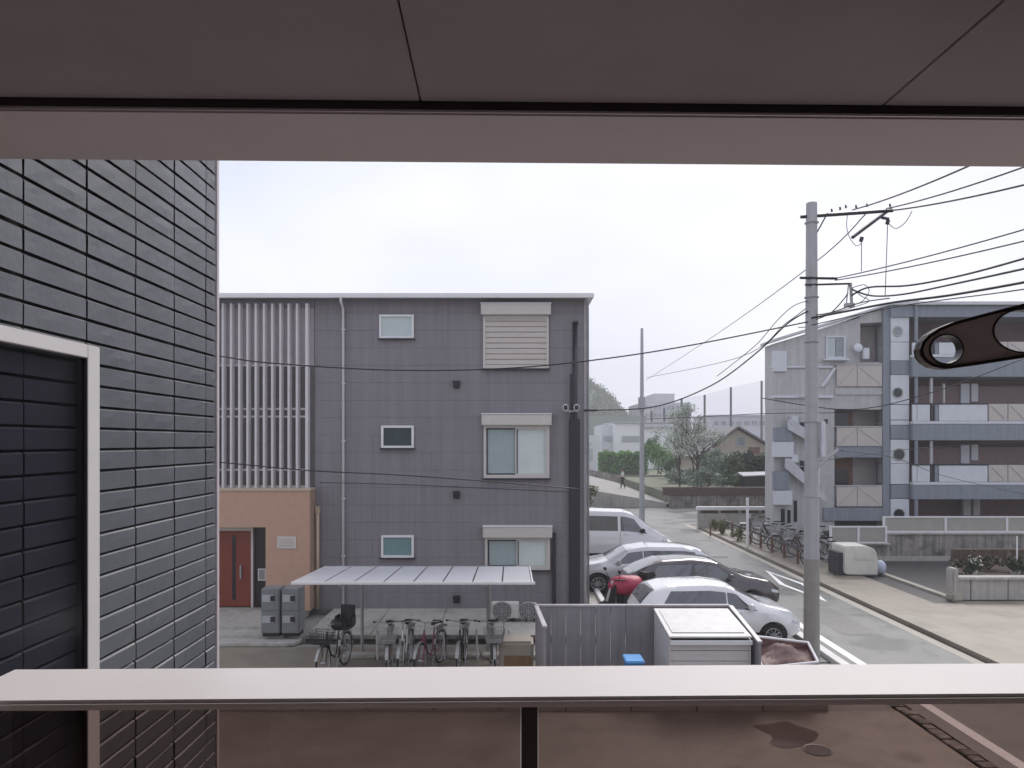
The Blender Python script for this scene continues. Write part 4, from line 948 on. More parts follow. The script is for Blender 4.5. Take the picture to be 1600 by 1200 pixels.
for y0, y1, ym in ((625, 668, 0), (715, 760, 0), (814, 850, 1)):
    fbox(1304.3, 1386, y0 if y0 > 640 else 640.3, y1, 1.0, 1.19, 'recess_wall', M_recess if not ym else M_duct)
    if not ym:
        wn = fbox(1307, 1347, max(y0, 641)+1, y1, .93, .99, 'window', M_brownwood)
        fbox(1309, 1340, y0+18, y1-1, .9, .92, 'pane', M_darkglass, wn)
fbox(1304.3, 1386, 697.5, 714.8, -.05, 1.18, 'slab', M_bluegrey); fbox(1285, 1386, 793, 813.5, -.1, 1.18, 'slab', M_bluegrey); fbox(1304.3, 1386, 606, 617, -.06, -.004, 'slab', M_aptgrey)
for y0, y1 in ((571, 604), (668, 697), (760, 791)):
    for x0, x1 in ((1306, 1337.5), (1338.2, 1377)):
        pn = fbox(x0, x1, y0, y1, -.10, -.055, 'balcony_panel', M_aptcream)
        a = Vector((AX(x0+3), YA-.105, AZ(y0+3))); b = Vector((AX(x1-3), YA-.105, AZ(y1-3)))
        if x0 < 1320: a.z, b.z = b.z, a.z
        MB().tube([a, b], .02, 4).build('brace', M_aptgrey, pn)
    fbox(1303, 1379, y0-2.2, y0-.3, -.12, -.04, 'handrail', M_aptgrey)
fbox(1377.5, 1388, 480, 813, -.14, -.01, 'pilaster', M_bluegrey)
# windows and small features of the left wing
wn = ring(MB(), AX(1290), AX(1320), AZ(560), AZ(525), YA-.08, YA-.002, .07).build('window', M_aptlight, ap)
fbox(1292, 1304.5, 527, 558, -.04, -.01, 'pane', M_curtaingrey, wn, 0); fbox(1305.5, 1318, 527, 558, -.045, -.01, 'pane', mat('pane_dull', (.25, .27, .29), .2), wn, 0)
fbox(1285, 1323, 561, 564, -.3, -.002, 'sill', M_aptlight)
fbox(1206, 1228, 549, 581, -.14, -.004, 'vent_panel', M_aptlight); fbox(1208, 1228, 582, 618, -.06, -.004, 'wall_panel', M_aptgrey)
fbox(1202, 1300, 572, 575, -.09, -.01, 'ledge', M_aptlight); fbox(1202, 1300, 618, 622, -.14, -.01, 'ledge', M_aptlight)
MB().prism([(AX(1281), YA-.12, AZ(604)), (AX(1286), YA-.12, AZ(604)), (AX(1306), YA-.12, AZ(575)), (AX(1301), YA-.12, AZ(575))], (0, .11, 0)).build('brace', M_aptlight, ap)
for k, (y0, y1, x0, x1) in enumerate(((662, 702, 1226, 1286), (722, 782, 1222, 1286))):
    MB().prism([(AX(x0), YA-.4, AZ(y0+9)), (AX(x0), YA-.4, AZ(y0-6)), (AX(x0+8), YA-.4, AZ(y0-6)), (AX(x1), YA-.4, AZ(y1-9)), (AX(x1), YA-.4, AZ(y1+3))], (0, .08, 0)).build('stair_parapet', mat('parapet_grey', (.50, .51, .53), .6), ap)
    for j in range(3):
        fbox(1233+j*17, 1243+j*17, y0-12+j*10, y0+j*(y1-y0)/3.4, -.32, -.004, 'stair_window', M_duct if j % 2 else M_aptlight, bev=.005)
fbox(1207, 1235, 668, 690, -.3, -.004, 'wall_panel', M_bluegrey); fbox(1206, 1236, 690.5, 714, -.34, -.004, 'wall_panel', M_aptlight); fbox(1206, 1230, 736, 765, -.3, -.004, 'wall_panel', M_bluegrey); fbox(1208, 1234, 766, 788, -.32, -.004, 'wall_panel', M_aptlight)
for x0, x1, y0, y1 in ((1220, 1226, 795, 820), (1230, 1235, 797, 817), (1240, 1245, 782, 815), (1288, 1293, 655, 662)):
    fbox(x0, x1, y0, y1, -.04, -.004, 'window', M_darkglass, bev=.004)
# porthole column
cs = [(488, 535, 'l'), (535.6, 564, 'w'), (564.6, 586, 'b'), (586.6, 632, 'l'), (633, 656, 'w'), (657, 664, 'w'), (664.6, 686, 'b'), (687, 724, 'l'), (724.6, 756, 'w'), (757, 778, 'b'), (779, 815, 'l'), (815.4, 850, 'w')]
cm = {'l': M_aptlight, 'w': M_aptlight, 'b': M_bluegrey}
for y0, y1, kk in cs: fbox(1388.5, 1417, y0, y1, -.2, 1.3, 'column_block', cm[kk])
for cx, cy, rx, ry in ((1399, 519, 7.5, 8), (1399, 614, 8, 7.5), (1401, 710, 9.5, 9), (1401, 803, 9, 9)):
    q = Vector((AX(cx), YA-.2, AZ(cy))); Rr = rx*YA/F
    ph = MB().torus(q, (0,1,0), Rr, .035, 24, 6).build('porthole', M_aptgrey, ap, smooth=True)
    MB().tube([q+Vector((0,-.012,0)), q+Vector((0,.02,0))], Rr, 24).build('pane', M_darkglass if cy > 560 else mat('pane_dull', (.25, .27, .29), .2), ph)
MB().tube([(AX(1425), YA-.35, AZ(474)), (AX(1425), YA-.35, AZ(838))], .075, 10).build('downpipe', M_bluegrey, ap, smooth='auto')
MB().tube([(AX(1425), YA-.35, AZ(472)), (AX(1425), YA-.35, AZ(479))], .12, 10).build('rain_hopper', M_aptlight, ap, smooth='auto')
# right wing: fascia, slabs, parapets, recesses
fbox(1387, 1900, 474, 479, -.5, 12, 'roof_edge', mat('roof_pale', (.55, .56, .58), .5)); fbox(1387.5, 1900, 479.5, 497, -.3, 1.39, 'fascia', M_bluegrey); 
for y0, y1 in ((560, 590), (663, 688), (757, 779)):
    fbox(1417.5, 1900, y0, y1, -.45, 1.39, 'slab', M_bluegrey)
    fbox(1418, 1900, y0-4.5, y0-.3, -.47, -.2, 'slab_edge', M_aptlight)
for y0, y1 in ((537, 555), (633, 658), (727, 752)):
    for x0, x1 in ((1418.2, 1445), (1459, 1534)): fbox(x0, x1, y0, y1, -.42, -.34, 'parapet_panel', M_aptlight)
    for x0, x1 in ((1447, 1450), (1453, 1458)): fbox(x0, x1, y0, y1, -.40, -.34, 'parapet_panel', M_duct if x0 < 1450 else M_bluegrey, bev=.003)
    x = 1535.5
    while x < 1860:
        pn = fbox(x, x+29, y0-1, y1, -.44, -.34, 'balcony_panel', M_aptcream)
        MB().tube([(AX(x+4), YA-.45, AZ(y0+2)), (AX(x+24), YA-.45, AZ(y1-3))], .02, 4).build('brace', M_aptgrey, pn); x += 30
    fbox(1418, 1534.5, y0-2.5, y0-.4, -.44, -.32, 'handrail', M_duct)
for y0, y1 in ((591, 632), (689, 726)):
    fbox(1448, 1452, y0, y1, -.3, -.2, 'balcony_post', M_aptgrey)
    fbox(1452.5, 1900, y0+10, y1+1, 1.0, 1.38, 'inner_wall', mat('inner_wall', (.22, .155, .155), .7, var=.1))
    fbox(1520, 1534, y0+6, y1-1, .9, .99, 'door', M_aptlight); fbox(1537, 1548, y0+6, y1-6, .9, .99, 'window', M_aptlight)
for x0, x1 in ((1447, 1450), (1522, 1534), (1538, 1549)): fbox(x0, x1, 782, 808, .8, .99, 'door', M_recess)
fbox(1470, 1473, 600, 657, -.2, -.1, 'balcony_post', M_aptgrey)
# laundry things on the small recessed balcony
for i, (px, py0, py1, lb) in enumerate(((1341, 538, 561, 'white satellite dish on the top left balcony of the pale block'),)):
    q = W(px, 543, YA-.25); o = thing('satellite_dish', lb, 'satellite dish', q)
    MB().tube([q, q+Vector((0,-.05,.01))], .2, 18, .12).build('dish', M_aptlight, o, smooth='auto'); MB().tube([q+Vector((0,.05,0)), q+Vector((0,.05,-.55))], .025, 6).build('mast', M_steel, o)
o = bx(W(1349,0,YA-.3).x, W(1358,0,YA-.3).x, YA-.35, YA-.15, AZ(562), AZ(545)).build('outdoor_unit', M_aptlight, bev=.02); tag(o, 'small white unit beside the satellite dish on the pale block', 'unit')

# ------------------------------------------------------------------ right side walls, rails
rw = thing('retaining_wall', 'stained concrete retaining wall below the apartment railing', 'wall', (16, 28.8, 0))
bx(14.15, 32, 28.7, 29.1, 0, .97).build('wall', M_concdirty, rw, bev=.01); bx(14.1, 32, 28.63, 29.15, .972, 1.02).build('coping', M_conc, rw, bev=.01)
bx(11.9, 14.148, 28.3, 29.0, 0, .62).build('wall', M_concdirty, rw, bev=.01); bx(11.85, 14.15, 28.2, 28.99, .622, .70).build('coping', M_conc, rw, bev=.01)
bx(11.9, 18, 28.24, 28.298, .0, .2).build('plinth', M_conc, rw)
def railing(label, x0, x1, y, z0, z1, n, alt=None):
    o = thing('mesh_railing', label, 'railing', ((x0+x1)/2, y, z0))
    bx(x0, x1, y-.04, y+.02, z1-.06, z1).build('rail', M_whitemetal, o, bev=.006); bx(x0, x1, y-.04, y+.02, z0, z0+.06).build('rail', M_whitemetal, o, bev=.006)
    for i in range(n+1):
        x = x0+(x1-x0)*i/n; bx(x-.04, x+.04, y-.055, y+.03, z0+.001, z1-.001).build('post', M_whitemetal, o, bev=.006)
        if i < n: bx(x+.045, x+(x1-x0)/n-.045, y-.012, y, z0+.065, z1-.065).build('infill_panel', M_meshrail, o)
    return o
railing('short cream framed mesh railing above the white cargo box', 11.85, 13.9, 28.1, .705, 1.36, 2)
railing('long white framed mesh railing along the top of the retaining wall', 14.2, 30.6, 28.85, 1.025, 1.65, 7)
# cream cargo box
cb = thing('cargo_box', 'rounded white storage box standing on the pavement beyond the pole', 'storage box', (11.4, 25, .1))
pr = [(-.58,.12),(-.5,.02),(.0,.0),(.55,.0),(.56,.45),(.50,.78),(.38,.90),(.22,.95),(-.56,.95)]
MB().prism([(11.45+p[0], 24.75, .12+p[1]) for p in pr], (0, 1.0, 0)).build('shell', mat('cargo_white', (.66, .64, .58), .45, var=.05, stain=((.5, .47, .42), 3, .55, .8)), cb, bev=.03, smooth='auto')
MB().prism([(11.45+p[0]*.6+.12, 24.735, .12+.5+p[1]*.35) for p in pr], (0, .014, 0)).build('panel_inset', mat('cargo_white2', (.62, .60, .54), .45), cb, bev=.004)
bx(11.1, 11.95, 24.8, 25.7, .1, .119).build('skid', M_black, cb)
MB().box(10.72, 10.86, 24.8, 25.6, .12, .85).tube([(10.78, 24.8, .7), (10.6, 24.8, .7), (10.6, 24.8, .1)], .02, 6).build('hand_bar', M_duct, cb)
o = MB().ball((12.25, 25.1, .32), .17, .2, .24, 12, 8).build('plastic_bag', mat('bag', (.45, .50, .62), .4), smooth=True); tag(o, 'pale blue plastic bag beside the white storage box', 'bag')
# low block wall with pots at the right edge
lw = thing('block_wall', 'low pale block wall at the right edge with a flat coping', 'wall', (13.5, 21.3, 0))
x = 12.5; i = 0
for wd in (.38, 1.05, .9, .9, .9, .9, .9, .9):
    bx(x+.01, x+wd-.01, 21.2, 21.42, .05, .62).build('wall_panel', M_conc, lw, bev=.012); x += wd
bx(12.45, x, 21.12, 21.5, .622, .70).build('coping', M_conc, lw, bev=.01); bx(12.32, 12.49, 21.1, 21.45, .05, .95).build('end_pillar', M_conc, lw, bev=.03)
bx(12.2, 12.6, 20.95, 21.3, .05, .3).build('footing', M_kerb, lw, bev=.06)
struct('planting_bed', MB().prism([(12.6,21.52,0),(30,21.52,0),(30,24.5,0),(14.35,24.5,0)], (0,0,.55)), M_soil)
bx(14.35, 30, 24.5, 24.7, 0, 1.0).build('brown_board_fence', mat('old_brown', (.10,.065,.05), .8, var=.3, streak=.4)); bf = bpy.data.objects['brown_board_fence']; tag(bf, 'low brown board fence behind the planting at the right edge', 'fence')

def leaves(pts, size, name, m, parent=None, upbias=0.3, jit=.5):
    pts = np.asarray(pts); n = len(pts); a = rng.normal(size=(n,3)); a /= np.linalg.norm(a, axis=1)[:,None]
    b = rng.normal(size=(n,3)); b -= (a*b).sum(1)[:,None]*a; b /= np.linalg.norm(b, axis=1)[:,None]
    s = size*(1+jit*(rng.random(n)-.5)*2)
    off = np.array(wloc(parent)) if parent is not None else np.zeros(3)
    p = pts-off
    V = np.stack([p-a*s[:,None], p-b*s[:,None]*.5, p+a*s[:,None], p+b*s[:,None]*.5], 1).reshape(-1,3)
    me = bpy.data.meshes.new(name); me.from_pydata(V.tolist(), [], (np.arange(4*n).reshape(-1,4)).tolist()); me.materials.append(m)
    o = bpy.data.objects.new(name, me); COL.objects.link(o)
    if parent is not None: o.parent = parent
    return o
def cloudpts(c, r, n, lumps=9, flat=1.):
    c = np.array(c); r = np.array(r); L_ = rng.normal(size=(lumps,3)); L_ /= np.linalg.norm(L_, axis=1)[:,None]; L_ *= rng.random((lumps,1))**.5*.68
    k = rng.integers(0, lumps, n); d = rng.normal(size=(n,3)); d /= np.linalg.norm(d, axis=1)[:,None]; rad = rng.random((n,1))**.45*(.30+.18*rng.random((lumps,1))[k])
    return c+(L_[k]+d*rad)*r
def bush(label, c, r, n, size, m, name='shrub', cat='shrub', stems=5, lumps=10, group=None, blossoms=0):
    o = thing(name, label, cat, (c[0], c[1], c[2]-r[2]), group=group)
    leaves(cloudpts(c, r, n, lumps), size, 'foliage', m, o)
    s = MB()
    for i in range(stems):
        s.tube([(c[0]+random.uniform(-.1,.1)*r[0], c[1], c[2]-r[2]), (c[0]+random.uniform(-.6,.6)*r[0], c[1]+random.uniform(-.5,.5)*r[1], c[2]+random.uniform(-.1,.5)*r[2])], .03*r[2]**.5, 5, .01)
    s.build('stem', M_bark, o)
    if blossoms: leaves(cloudpts(c, np.array(r)*1.03, blossoms, lumps), size*.7, 'blossom', M_blossom, o)
    return o
# pots and clutter on the right bed
for i, (x, h, lb) in enumerate(((13.35, .35, 'white flowered potted plant beside the pillar of the low block wall'), (14.6, .3, 'dark potted plant in the middle of the right planting bed'), (15.3, .45, 'tall potted plant at the right end of the planting bed'))):
    o = thing('potted_plant', lb, 'plant', (x, 21.9, .55)); MB().tube([(x, 21.9, .55), (x, 21.9, .75)], .10, 12, .14).build('pot', M_conc, o, smooth='auto')
    leaves(cloudpts((x, 21.9, .75+h*.6), (.28, .25, h), 500, 7), .045, 'foliage', M_leafdark, o); leaves(cloudpts((x, 21.85, .8+h*.6), (.28, .25, h), 40 if i != 1 else 8, 7), .035, 'flower', M_blossom, o)
MBp = MB().tube([(W(1589,0,22).x, 22, .55), (W(1589,0,22).x, 22, 1.75)], .02, 8); o = MBp.build('garden_stake', M_whitemetal); tag(o, 'thin white stake standing in the right planting bed', 'stake')
for i, (x, yy) in enumerate(((13.6, 22.5), (14.6, 23.2), (15.2, 22.9), (16.4, 23.3), (17.6, 22.8))):
    bush(['low dark shrub just behind the low block wall end pillar', 'dark shrub in front of the brown fence, second from left', 'brownish shrub in the middle of the planting bed', 'leafy shrub near the right frame edge', 'last shrub of the planting bed, out at the far right'][i], (x, yy, .85), (.55, .5, .28), 420, .06, mat('dry_leaf', (.10, .085, .055), .8, island=.5), group='shrubs in the right planting bed')

# ------------------------------------------------------------------ across the road: bicycles, low walls, sign post
nw = thing('parapet_wall', 'pale parapet wall with long slots at the road corner', 'wall', (12, 39, 0))
xa2 = W(1090,0,39).x; xb2 = W(1215,0,39).x
bx(xa2, xb2, 38.9, 39.15, 0, .80).build('wall', M_conc, nw, bev=.02); bx(xa2-.05, xb2, 38.85, 39.2, .96, 1.14).build('coping', M_whitemetal, nw, bev=.02)
for i in range(5): bx(xa2+i*1.05, xa2+i*1.05+.12, 38.9, 39.15, .802, .958).build('pier', M_conc, nw)
bx(xa2+.05, xb2, 39.1, 39.14, .802, .958).build('slot_back', M_brownwood, nw)
lowr = thing('pavement_fence', 'dark low pipe fence running beside the jumble of bicycles', 'fence', (10.4, 31, 0))
for i in range(9):
    y = 25.8+i*1.35; bx(10.25, 10.33, y, y+.08, .1, .75).build('post', M_brownwood, lowr)
    if i < 8: bx(10.26, 10.31, y+.082, y+1.348, .62, .70).build('rail', M_duct, lowr); bx(10.26, 10.31, y+.082, y+1.348, .35, .40).build('rail', M_duct, lowr)
struct('bicycle_yard', bx(11.5, 14.1, 28.99, 39, -.3, .09), M_concdirty)
base = make_bike('silver bicycle in the jumble beyond the pavement fence', M_bikes[5], True, False, 'bicycles heaped beyond the pavement fence')
fards = ['nearest the utility pole', 'second from the utility pole', 'third from the utility pole', 'leaning in the middle of the heap', 'with the basket turned to the road', 'behind the middle of the heap', 'near the white sign post', 'just beyond the white sign post', 'second last before the parapet', 'last before the parapet wall', 'in the back row', 'in the back row near the building']
cols_ = [M_bikes[5], M_bikes[0], M_bikes[4], M_bikes[3], M_bikes[1], M_bikes[2]]
for i in range(12):
    Y = 26.6+i*.95 if i < 10 else 29+(i-10)*2.4; X = 10.95+(.5 if i % 2 else .1)+(0 if i < 10 else 1.2)
    cn_ = ['silver', 'black', 'grey', 'plum', 'brown', 'white'][i % 6]
    lb = f'{cn_} bicycle {fards[i]}'
    if i == 0: o = base; o.location = (X, Y, .1); o.rotation_euler = (R(8), 0, R(170)); o['label'] = lb
    else:
        o = dup(base, (X, Y, .1), 0, lb, mats={'bike_silver': cols_[i % 6]}); o.rotation_euler = (R(random.uniform(-14, 14)), 0, R(random.uniform(150, 215)))
sp = thing('sign_post', 'slim white post at the edge of the pavement by the bicycles', 'post', (9.85, 31.6, 0)); MB().tube([(9.85, 31.6, .1), (9.85, 31.6, 2.15)], .055, 10).build('shaft', M_whitemetal, sp, smooth='auto')
o = MB().tube([(W(1110,0,36).x, 36, 0), (W(1110,0,36).x, 36, .62)], .04, 8).build('bollard', M_brownwood); tag(o, 'thin dark bollard at the road corner before the parapet', 'bollard')
for i, (x, y, s) in enumerate(((10.0, 33.5, .35), (10.0, 36, .4), (10.1, 37.6, .3))):
    bush(['low weedy shrub beside the white sign post', 'yellowish shrub before the parapet wall', 'small shrub at the foot of the parapet wall'][i], (x, y, .1+s), (s, s, s), 500, .05, mat('weed', (.16, .17, .07), .7, island=.4), group='weeds along the pavement edge')

# beyond the crossing: brown-topped wall, ramp, hedge, house, trees
bw = thing('brown_topped_wall', 'concrete wall with a dark brown top band beyond the crossing', 'wall', (14, 52, 0))
xs_ = [W(1045,0,52).x + i*1.9 for i in range(5)]
for a, b in zip(xs_[:-1], xs_[1:]): bx(a+.01, b-.01, 52, 52.2, 0, .79).build('wall_panel', M_concdirty, bw, bev=.01)
bx(xs_[0]-.4, xs_[-1], 51.93, 52.25, .80, 1.36).build('top_band', mat('brown_band', (.10, .062, .058), .6, var=.1), bw, bev=.01)
# sloping ground left of it
rampz = lambda X, Y: max(0, (1.15-(X-5.1)*.17)*(1+.018*(Y-52)))
g = MB(); N1, N2 = 14, 6; vs = []
for i in range(N1+1):
    for j in range(N2+1):
        X = -8+i*(19.2/N1); Y = 52+j*5; vs.append((X, Y, rampz(X, Y)))
g.add(vs, [(i*(N2+1)+j, (i+1)*(N2+1)+j, (i+1)*(N2+1)+j+1, i*(N2+1)+j+1) for i in range(N1) for j in range(N2)]); struct('sloping_road', g, mat('ramp_paving', (.27,.26,.245), .8, var=.15, bump=.2, stain=((.17,.165,.15), 1.3, .5, .7)))
rr = thing('ramp_wall', 'weathered concrete wall under the sloping road beyond the van', 'wall', (4, 52, 0))
for i in range(9):
    x0 = -6.5+i*1.9; x1 = x0+1.88
    if x1 > 10.7: x1 = 10.7
    MB().prism([(x0, 51.8, 0), (x1, 51.8, 0), (x1, 51.8, rampz(x1, 52)+.08), (x0, 51.8, rampz(x0, 52)+.08)], (0, .19, 0)).build('wall_panel', M_conc, rr)
struct('upper_terrain', MB().prism([(-60, 82, 0), (120, 82, 0), (120, 82, .55), (12, 82, .55), (-2, 82, 2.0), (-60, 82, 2.4)], (0, 40, 0)), mat('terrain', (.13, .14, .09), .9, var=.3, scale=.5))
struct('garden_ground', MB().prism([(11.2,52.26,0),(30,52.26,0),(30,78.9,0),(11.2,78.9,0)], (0,0,.82)), mat('terrain', (.13, .14, .09), .9, var=.3, scale=.5))
sw = thing('stone_parapet', 'dark low parapet along the back of the sloping road', 'wall', (8, 80, 0))
MB().prism([(0, 79, 0), (22, 79, 0), (22, 79, .95), (11, 79, 1.0), (7, 79, 1.8), (0, 79, 2.1)], (0, .3, 0)).build('wall', M_concdirty, sw)

def tree(label, base_, h, spread, nleaf, lsize, m, dens=4, levels=5, trunk_r=.14, name='tree', blossom=0, seed=1, crown_m=None, clear=.3, up=.25):
    rnd = random.Random(seed); o = thing(name, label, 'tree', base_); B = Vector(base_)
    tr = MB(); tips = []
    def grow(p, d, l, r, lev):
        q = p+d*l; mid = p+d*l*.5+Vector((rnd.uniform(-1,1), rnd.uniform(-1,1), rnd.uniform(-.5,.5)))*l*.06
        tr.tube([p, mid, q], r, 6 if lev < 2 else 4, r*.66, cap=False)
        if lev >= levels: tips.append(q); tips.append(mid); return
        if lev >= levels-2: tips.append(q)
        for k in range(rnd.choice((2,3,3)) if lev else dens):
            nd = (d*.75+Vector((rnd.uniform(-1,1)*spread, rnd.uniform(-1,1)*spread, rnd.uniform(-.2,.6)+up*.2))).normalized()
            st = q if lev else p+d*l*(clear+(1-clear)*rnd.random())
            grow(st if k or lev else q, nd, l*rnd.uniform(.55,.78) if lev else h*.30*rnd.uniform(.7,1.1), r*.58, lev+1)
    grow(B, Vector((0,0,1)), h*.62, trunk_r, 0)
    tr.build('trunk', M_bark, o)
    if nleaf:
        T = np.array([tuple(t) for t in tips]); k = rng.integers(0, len(T), nleaf); leaves(T[k]+rng.normal(size=(nleaf,3))*h*.032, lsize, 'crown', m, o)
        if blossom: k = rng.integers(0, len(T), blossom); leaves(T[k]+rng.normal(size=(blossom,3))*h*.035, lsize*.9, 'blossom', M_blossom, o)
    return o
bt = W(1090, 760, 56)
tree('tall pale tree with bare dark branches in front of the beige house', (bt.x, 56, .9), 4.5, .85, 3600, .06, M_leafpale, dens=9, levels=5, trunk_r=.10, blossom=2600, seed=4, clear=.25)
tree('white budded tree leaning left of the tall pale tree', (W(1062,0,62).x, 62, .8), 4.0, .85, 1800, .07, M_leafpale, dens=6, levels=5, trunk_r=.08, blossom=2500, seed=9)
def hedgebox(label, x0, x1, y0, y1, z0, z1, n, size, m, blos=0, name='hedge'):
    o = thing(name, label, 'hedge', ((x0+x1)/2, (y0+y1)/2, z0))
    P = np.stack([rng.uniform(x0, x1, n), rng.uniform(y0, y1, n), z0+(z1-z0)*rng.random(n)**.7], 1)
    P[:,2] += .12*np.sin(P[:,0]*3.1)+.1*np.sin(P[:,0]*7.3)
    leaves(P, size, 'foliage', m, o)
    bx(x0+.25, x1-.25, y0+.25, y1-.2, z0, z1-.35).build('core', M_leafdark, o); return o
a = W(937, 745, 84); b = W(1014, 706, 84)
hedgebox('long clipped bright green hedge in front of the white building', a.x, b.x, 84, 86, .6, b.z, 9000, .11, M_hedge)
for i, (px, py, r, m, lb, Y, bl) in enumerate((
    (1030, 714, (2.3, 1.5, 1.9), M_hedge, 'light green rounded shrub right of the clipped hedge', 82, 60),
    (1018, 700, (1.2, 1, 1.6), M_leaf, 'upright leafy shrub behind the pole at the end of the hedge', 83, 20),
    (1053, 726, (1.9, 1.2, 1.5), M_leaf, 'green and white flowering shrub left of the pale tree', 76, 300),
    (1062, 742, (1.6, 1, .9), M_leafpale, 'low silvery shrub below the flowering shrub', 66, 200),
    (1110, 728, (1.5, 1, 1.6), M_leafpale, 'grey green shrub right of the tall tree trunk', 61, 260),
    (1128, 735, (1.5, 1, 1.5), M_leafpale, 'blue green shrub in the middle before the beige house', 60, 160),
    (1146, 727, (1.2, 1, 1.6), M_leaf, 'dense green shrub below the small gable window', 59, 60),
    (1172, 722, (1.0, 1, 1.0), M_leafdark, 'dark shrub under the right slope of the beige gable', 60, 20),
    (1190, 730, (1.3, 1, 1.2), M_leafdark, 'dark shrub beside the apartment block corner', 59, 20),
    (1100, 748, (2.0, .8, .8), M_leafpale, 'low flowering shrub along the top of the brown band wall', 56, 500),
    (1150, 750, (1.6, .8, .6), M_leaf, 'low green shrub behind the brown band wall', 56, 100))):
    q = W(px, py, Y); bush(lb, (q.x, Y, q.z), r, 2600, .10, m, blossoms=bl, lumps=14, group='garden shrubs beyond the crossing')
q = W(926, 785, 50); bush('ragged yellow green shrub at the foot of the ramp wall beside the grey house', (q.x-.2, 50.5, .9), (.9, .7, .9), 1500, .08, mat('weed', (.16, .17, .07), .7, island=.4), blossoms=150)
# small dark lean-to roof on right
q0 = W(1160, 755, 55); q1 = W(1200, 742, 55); o = thing('garden_shed', 'small dark lean-to shed under the shrubs by the apartment corner', 'shed', (q0.x+1, 55, .8))
bx(q0.x+.1, q1.x, 55, 56, .9, q1.z-.1).build('wall', M_black, o); MB().hexa([(q0.x, 54.8, q1.z-.12), (q1.x+.2, 54.8, q1.z-.05), (q1.x+.2, 56.2, q1.z+.1), (q0.x, 56.2, q1.z+.05)], [(q0.x, 54.8, q1.z-.05), (q1.x+.2, 54.8, q1.z+.03), (q1.x+.2, 56.2, q1.z+.2), (q0.x, 56.2, q1.z+.15)]).build('roof', M_fargrey, o)
# beige gabled house
hs = thing('gabled_house', 'beige house with a grey gabled roof behind the garden shrubs', 'house', (19, 68, 0))
YH = 66; A_ = W(1093, 712, YH); B_ = W(1152, 668, YH); C_ = W(1210, 702, YH)
MB().prism([(A_.x+.4, YH, 0), (C_.x, YH, 0), (C_.x, YH, C_.z-.1), (B_.x, YH, B_.z-.15), (A_.x+.4, YH, A_.z-.0)], (0, 9, 0)).build('wall', M_housew, hs)
for p, q in ((A_, B_), (B_, C_)):
    d = (q-p).normalized(); nn = Vector((-d.z, 0, d.x)); 
    if nn.z < 0: nn = -nn
    p = p-d*(.35 if p is A_ else 0); q = q+d*(.5 if q is C_ else .0)
    p = p-Vector((0,.4,0)); q = q-Vector((0,.4,0)); MB().prism([p, q, q+nn*.14, p+nn*.14], (0, 9.8, 0)).build('roof', M_roofgrey, hs)
wz = W(1158, 690, YH); wn = ring(MB(), wz.x-.4, wz.x+.4, wz.z-.45, wz.z+.45, YH-.08, YH-.003, .08).build('window', M_fargrey, hs); bx(wz.x-.31, wz.x+.31, YH-.05, YH-.01, wz.z-.36, wz.z+.36).build('pane', mat('pane_dull', (.25, .27, .29), .2), wn)
wz = W(1178, 704, YH); bx(wz.x-.5, wz.x+.5, YH-.06, YH-.003, wz.z-.3, wz.z+.3).build('window', M_brownwood, hs)
# far white buildings
fb = thing('white_hall', 'low white flat roofed hall behind the hedge', 'building', (18, 112, 0))
YW = 110
def far(px0, px1, py0, py1, Y, dep, m, par, name='wall', z0=None):
    a = W(px0, py1, Y); b = W(px1, py0, Y); return bx(a.x, b.x, Y, Y+dep, a.z if z0 is None else z0, b.z).build(name, m, par, bev=.03)
far(960, 1052, 661, 720, YW, 14, M_farwhite, fb, z0=0); far(959, 1053, 659, 661, YW-.4, 15, M_fargrey, fb, 'roof_edge')
far(940, 959.5, 664, 720, YW+2, 10, mat('far_offwhite', (.6, .61, .63), .7), fb, z0=0); far(1004, 1060, 666, 668.5, YW-.5, .4, M_fargrey, fb, 'canopy')
for i in range(6): far(972+i*4.7, 976+i*4.7, 681, 690, YW-.2, .19, M_fargrey, fb, 'window')
for i in range(3): far(943+i*5.3, 947+i*5.3, 681, 689, YW+1.8, .19, M_fargrey, fb, 'window')
f2 = thing('pale_annex', 'pale low annex beside the grey house corner', 'building', (10, 100, 0))
far(895, 937, 680, 735, 100, 10, mat('far_offwhite', (.6, .61, .63), .7), f2, z0=0); far(917, 924, 692, 696, 99.8, .19, M_fargrey, f2, 'window'); far(918, 926, 701, 719, 99.8, .19, M_fargrey, f2, 'door')
f3 = thing('distant_grey_building', 'distant hazy grey building with a stepped roof above the white hall', 'building', (50, 260, 0))
far(1003, 1080, 629, 700, 262, 30, M_fargrey, f3, z0=0); far(1022, 1054, 615, 628.8, 266, 20, M_fargrey, f3, 'upper_storey')
for k in range(2):
    for i in range(9): far(1008+i*7, 1012+i*7, 634+k*12, 639+k*12, 261.6, .3, mat('far_window', (.2, .21, .23), .4), f3, 'window')
f4 = thing('distant_long_building', 'long pale distant building behind the driving range net', 'building', (90, 220, 0))
far(1110, 1290, 650, 705, 215, 20, mat('far_pale', (.52, .53, .56), .8), f4, z0=0); far(1108, 1292, 648, 650, 214, 22, M_fargrey, f4, 'roof_edge')
for i in range(12): far(1116+i*12, 1123+i*12, 658, 664, 214.5, .4, mat('far_window', (.2, .21, .23), .4), f4, 'window')
far(917, 1010, 650, 700, 240, 20, mat('far_green', (.10, .13, .10), .9), thing('distant_dark_building', 'distant dark green low block at the foot of the wooded hill', 'building', (30, 240, 0)), z0=0)
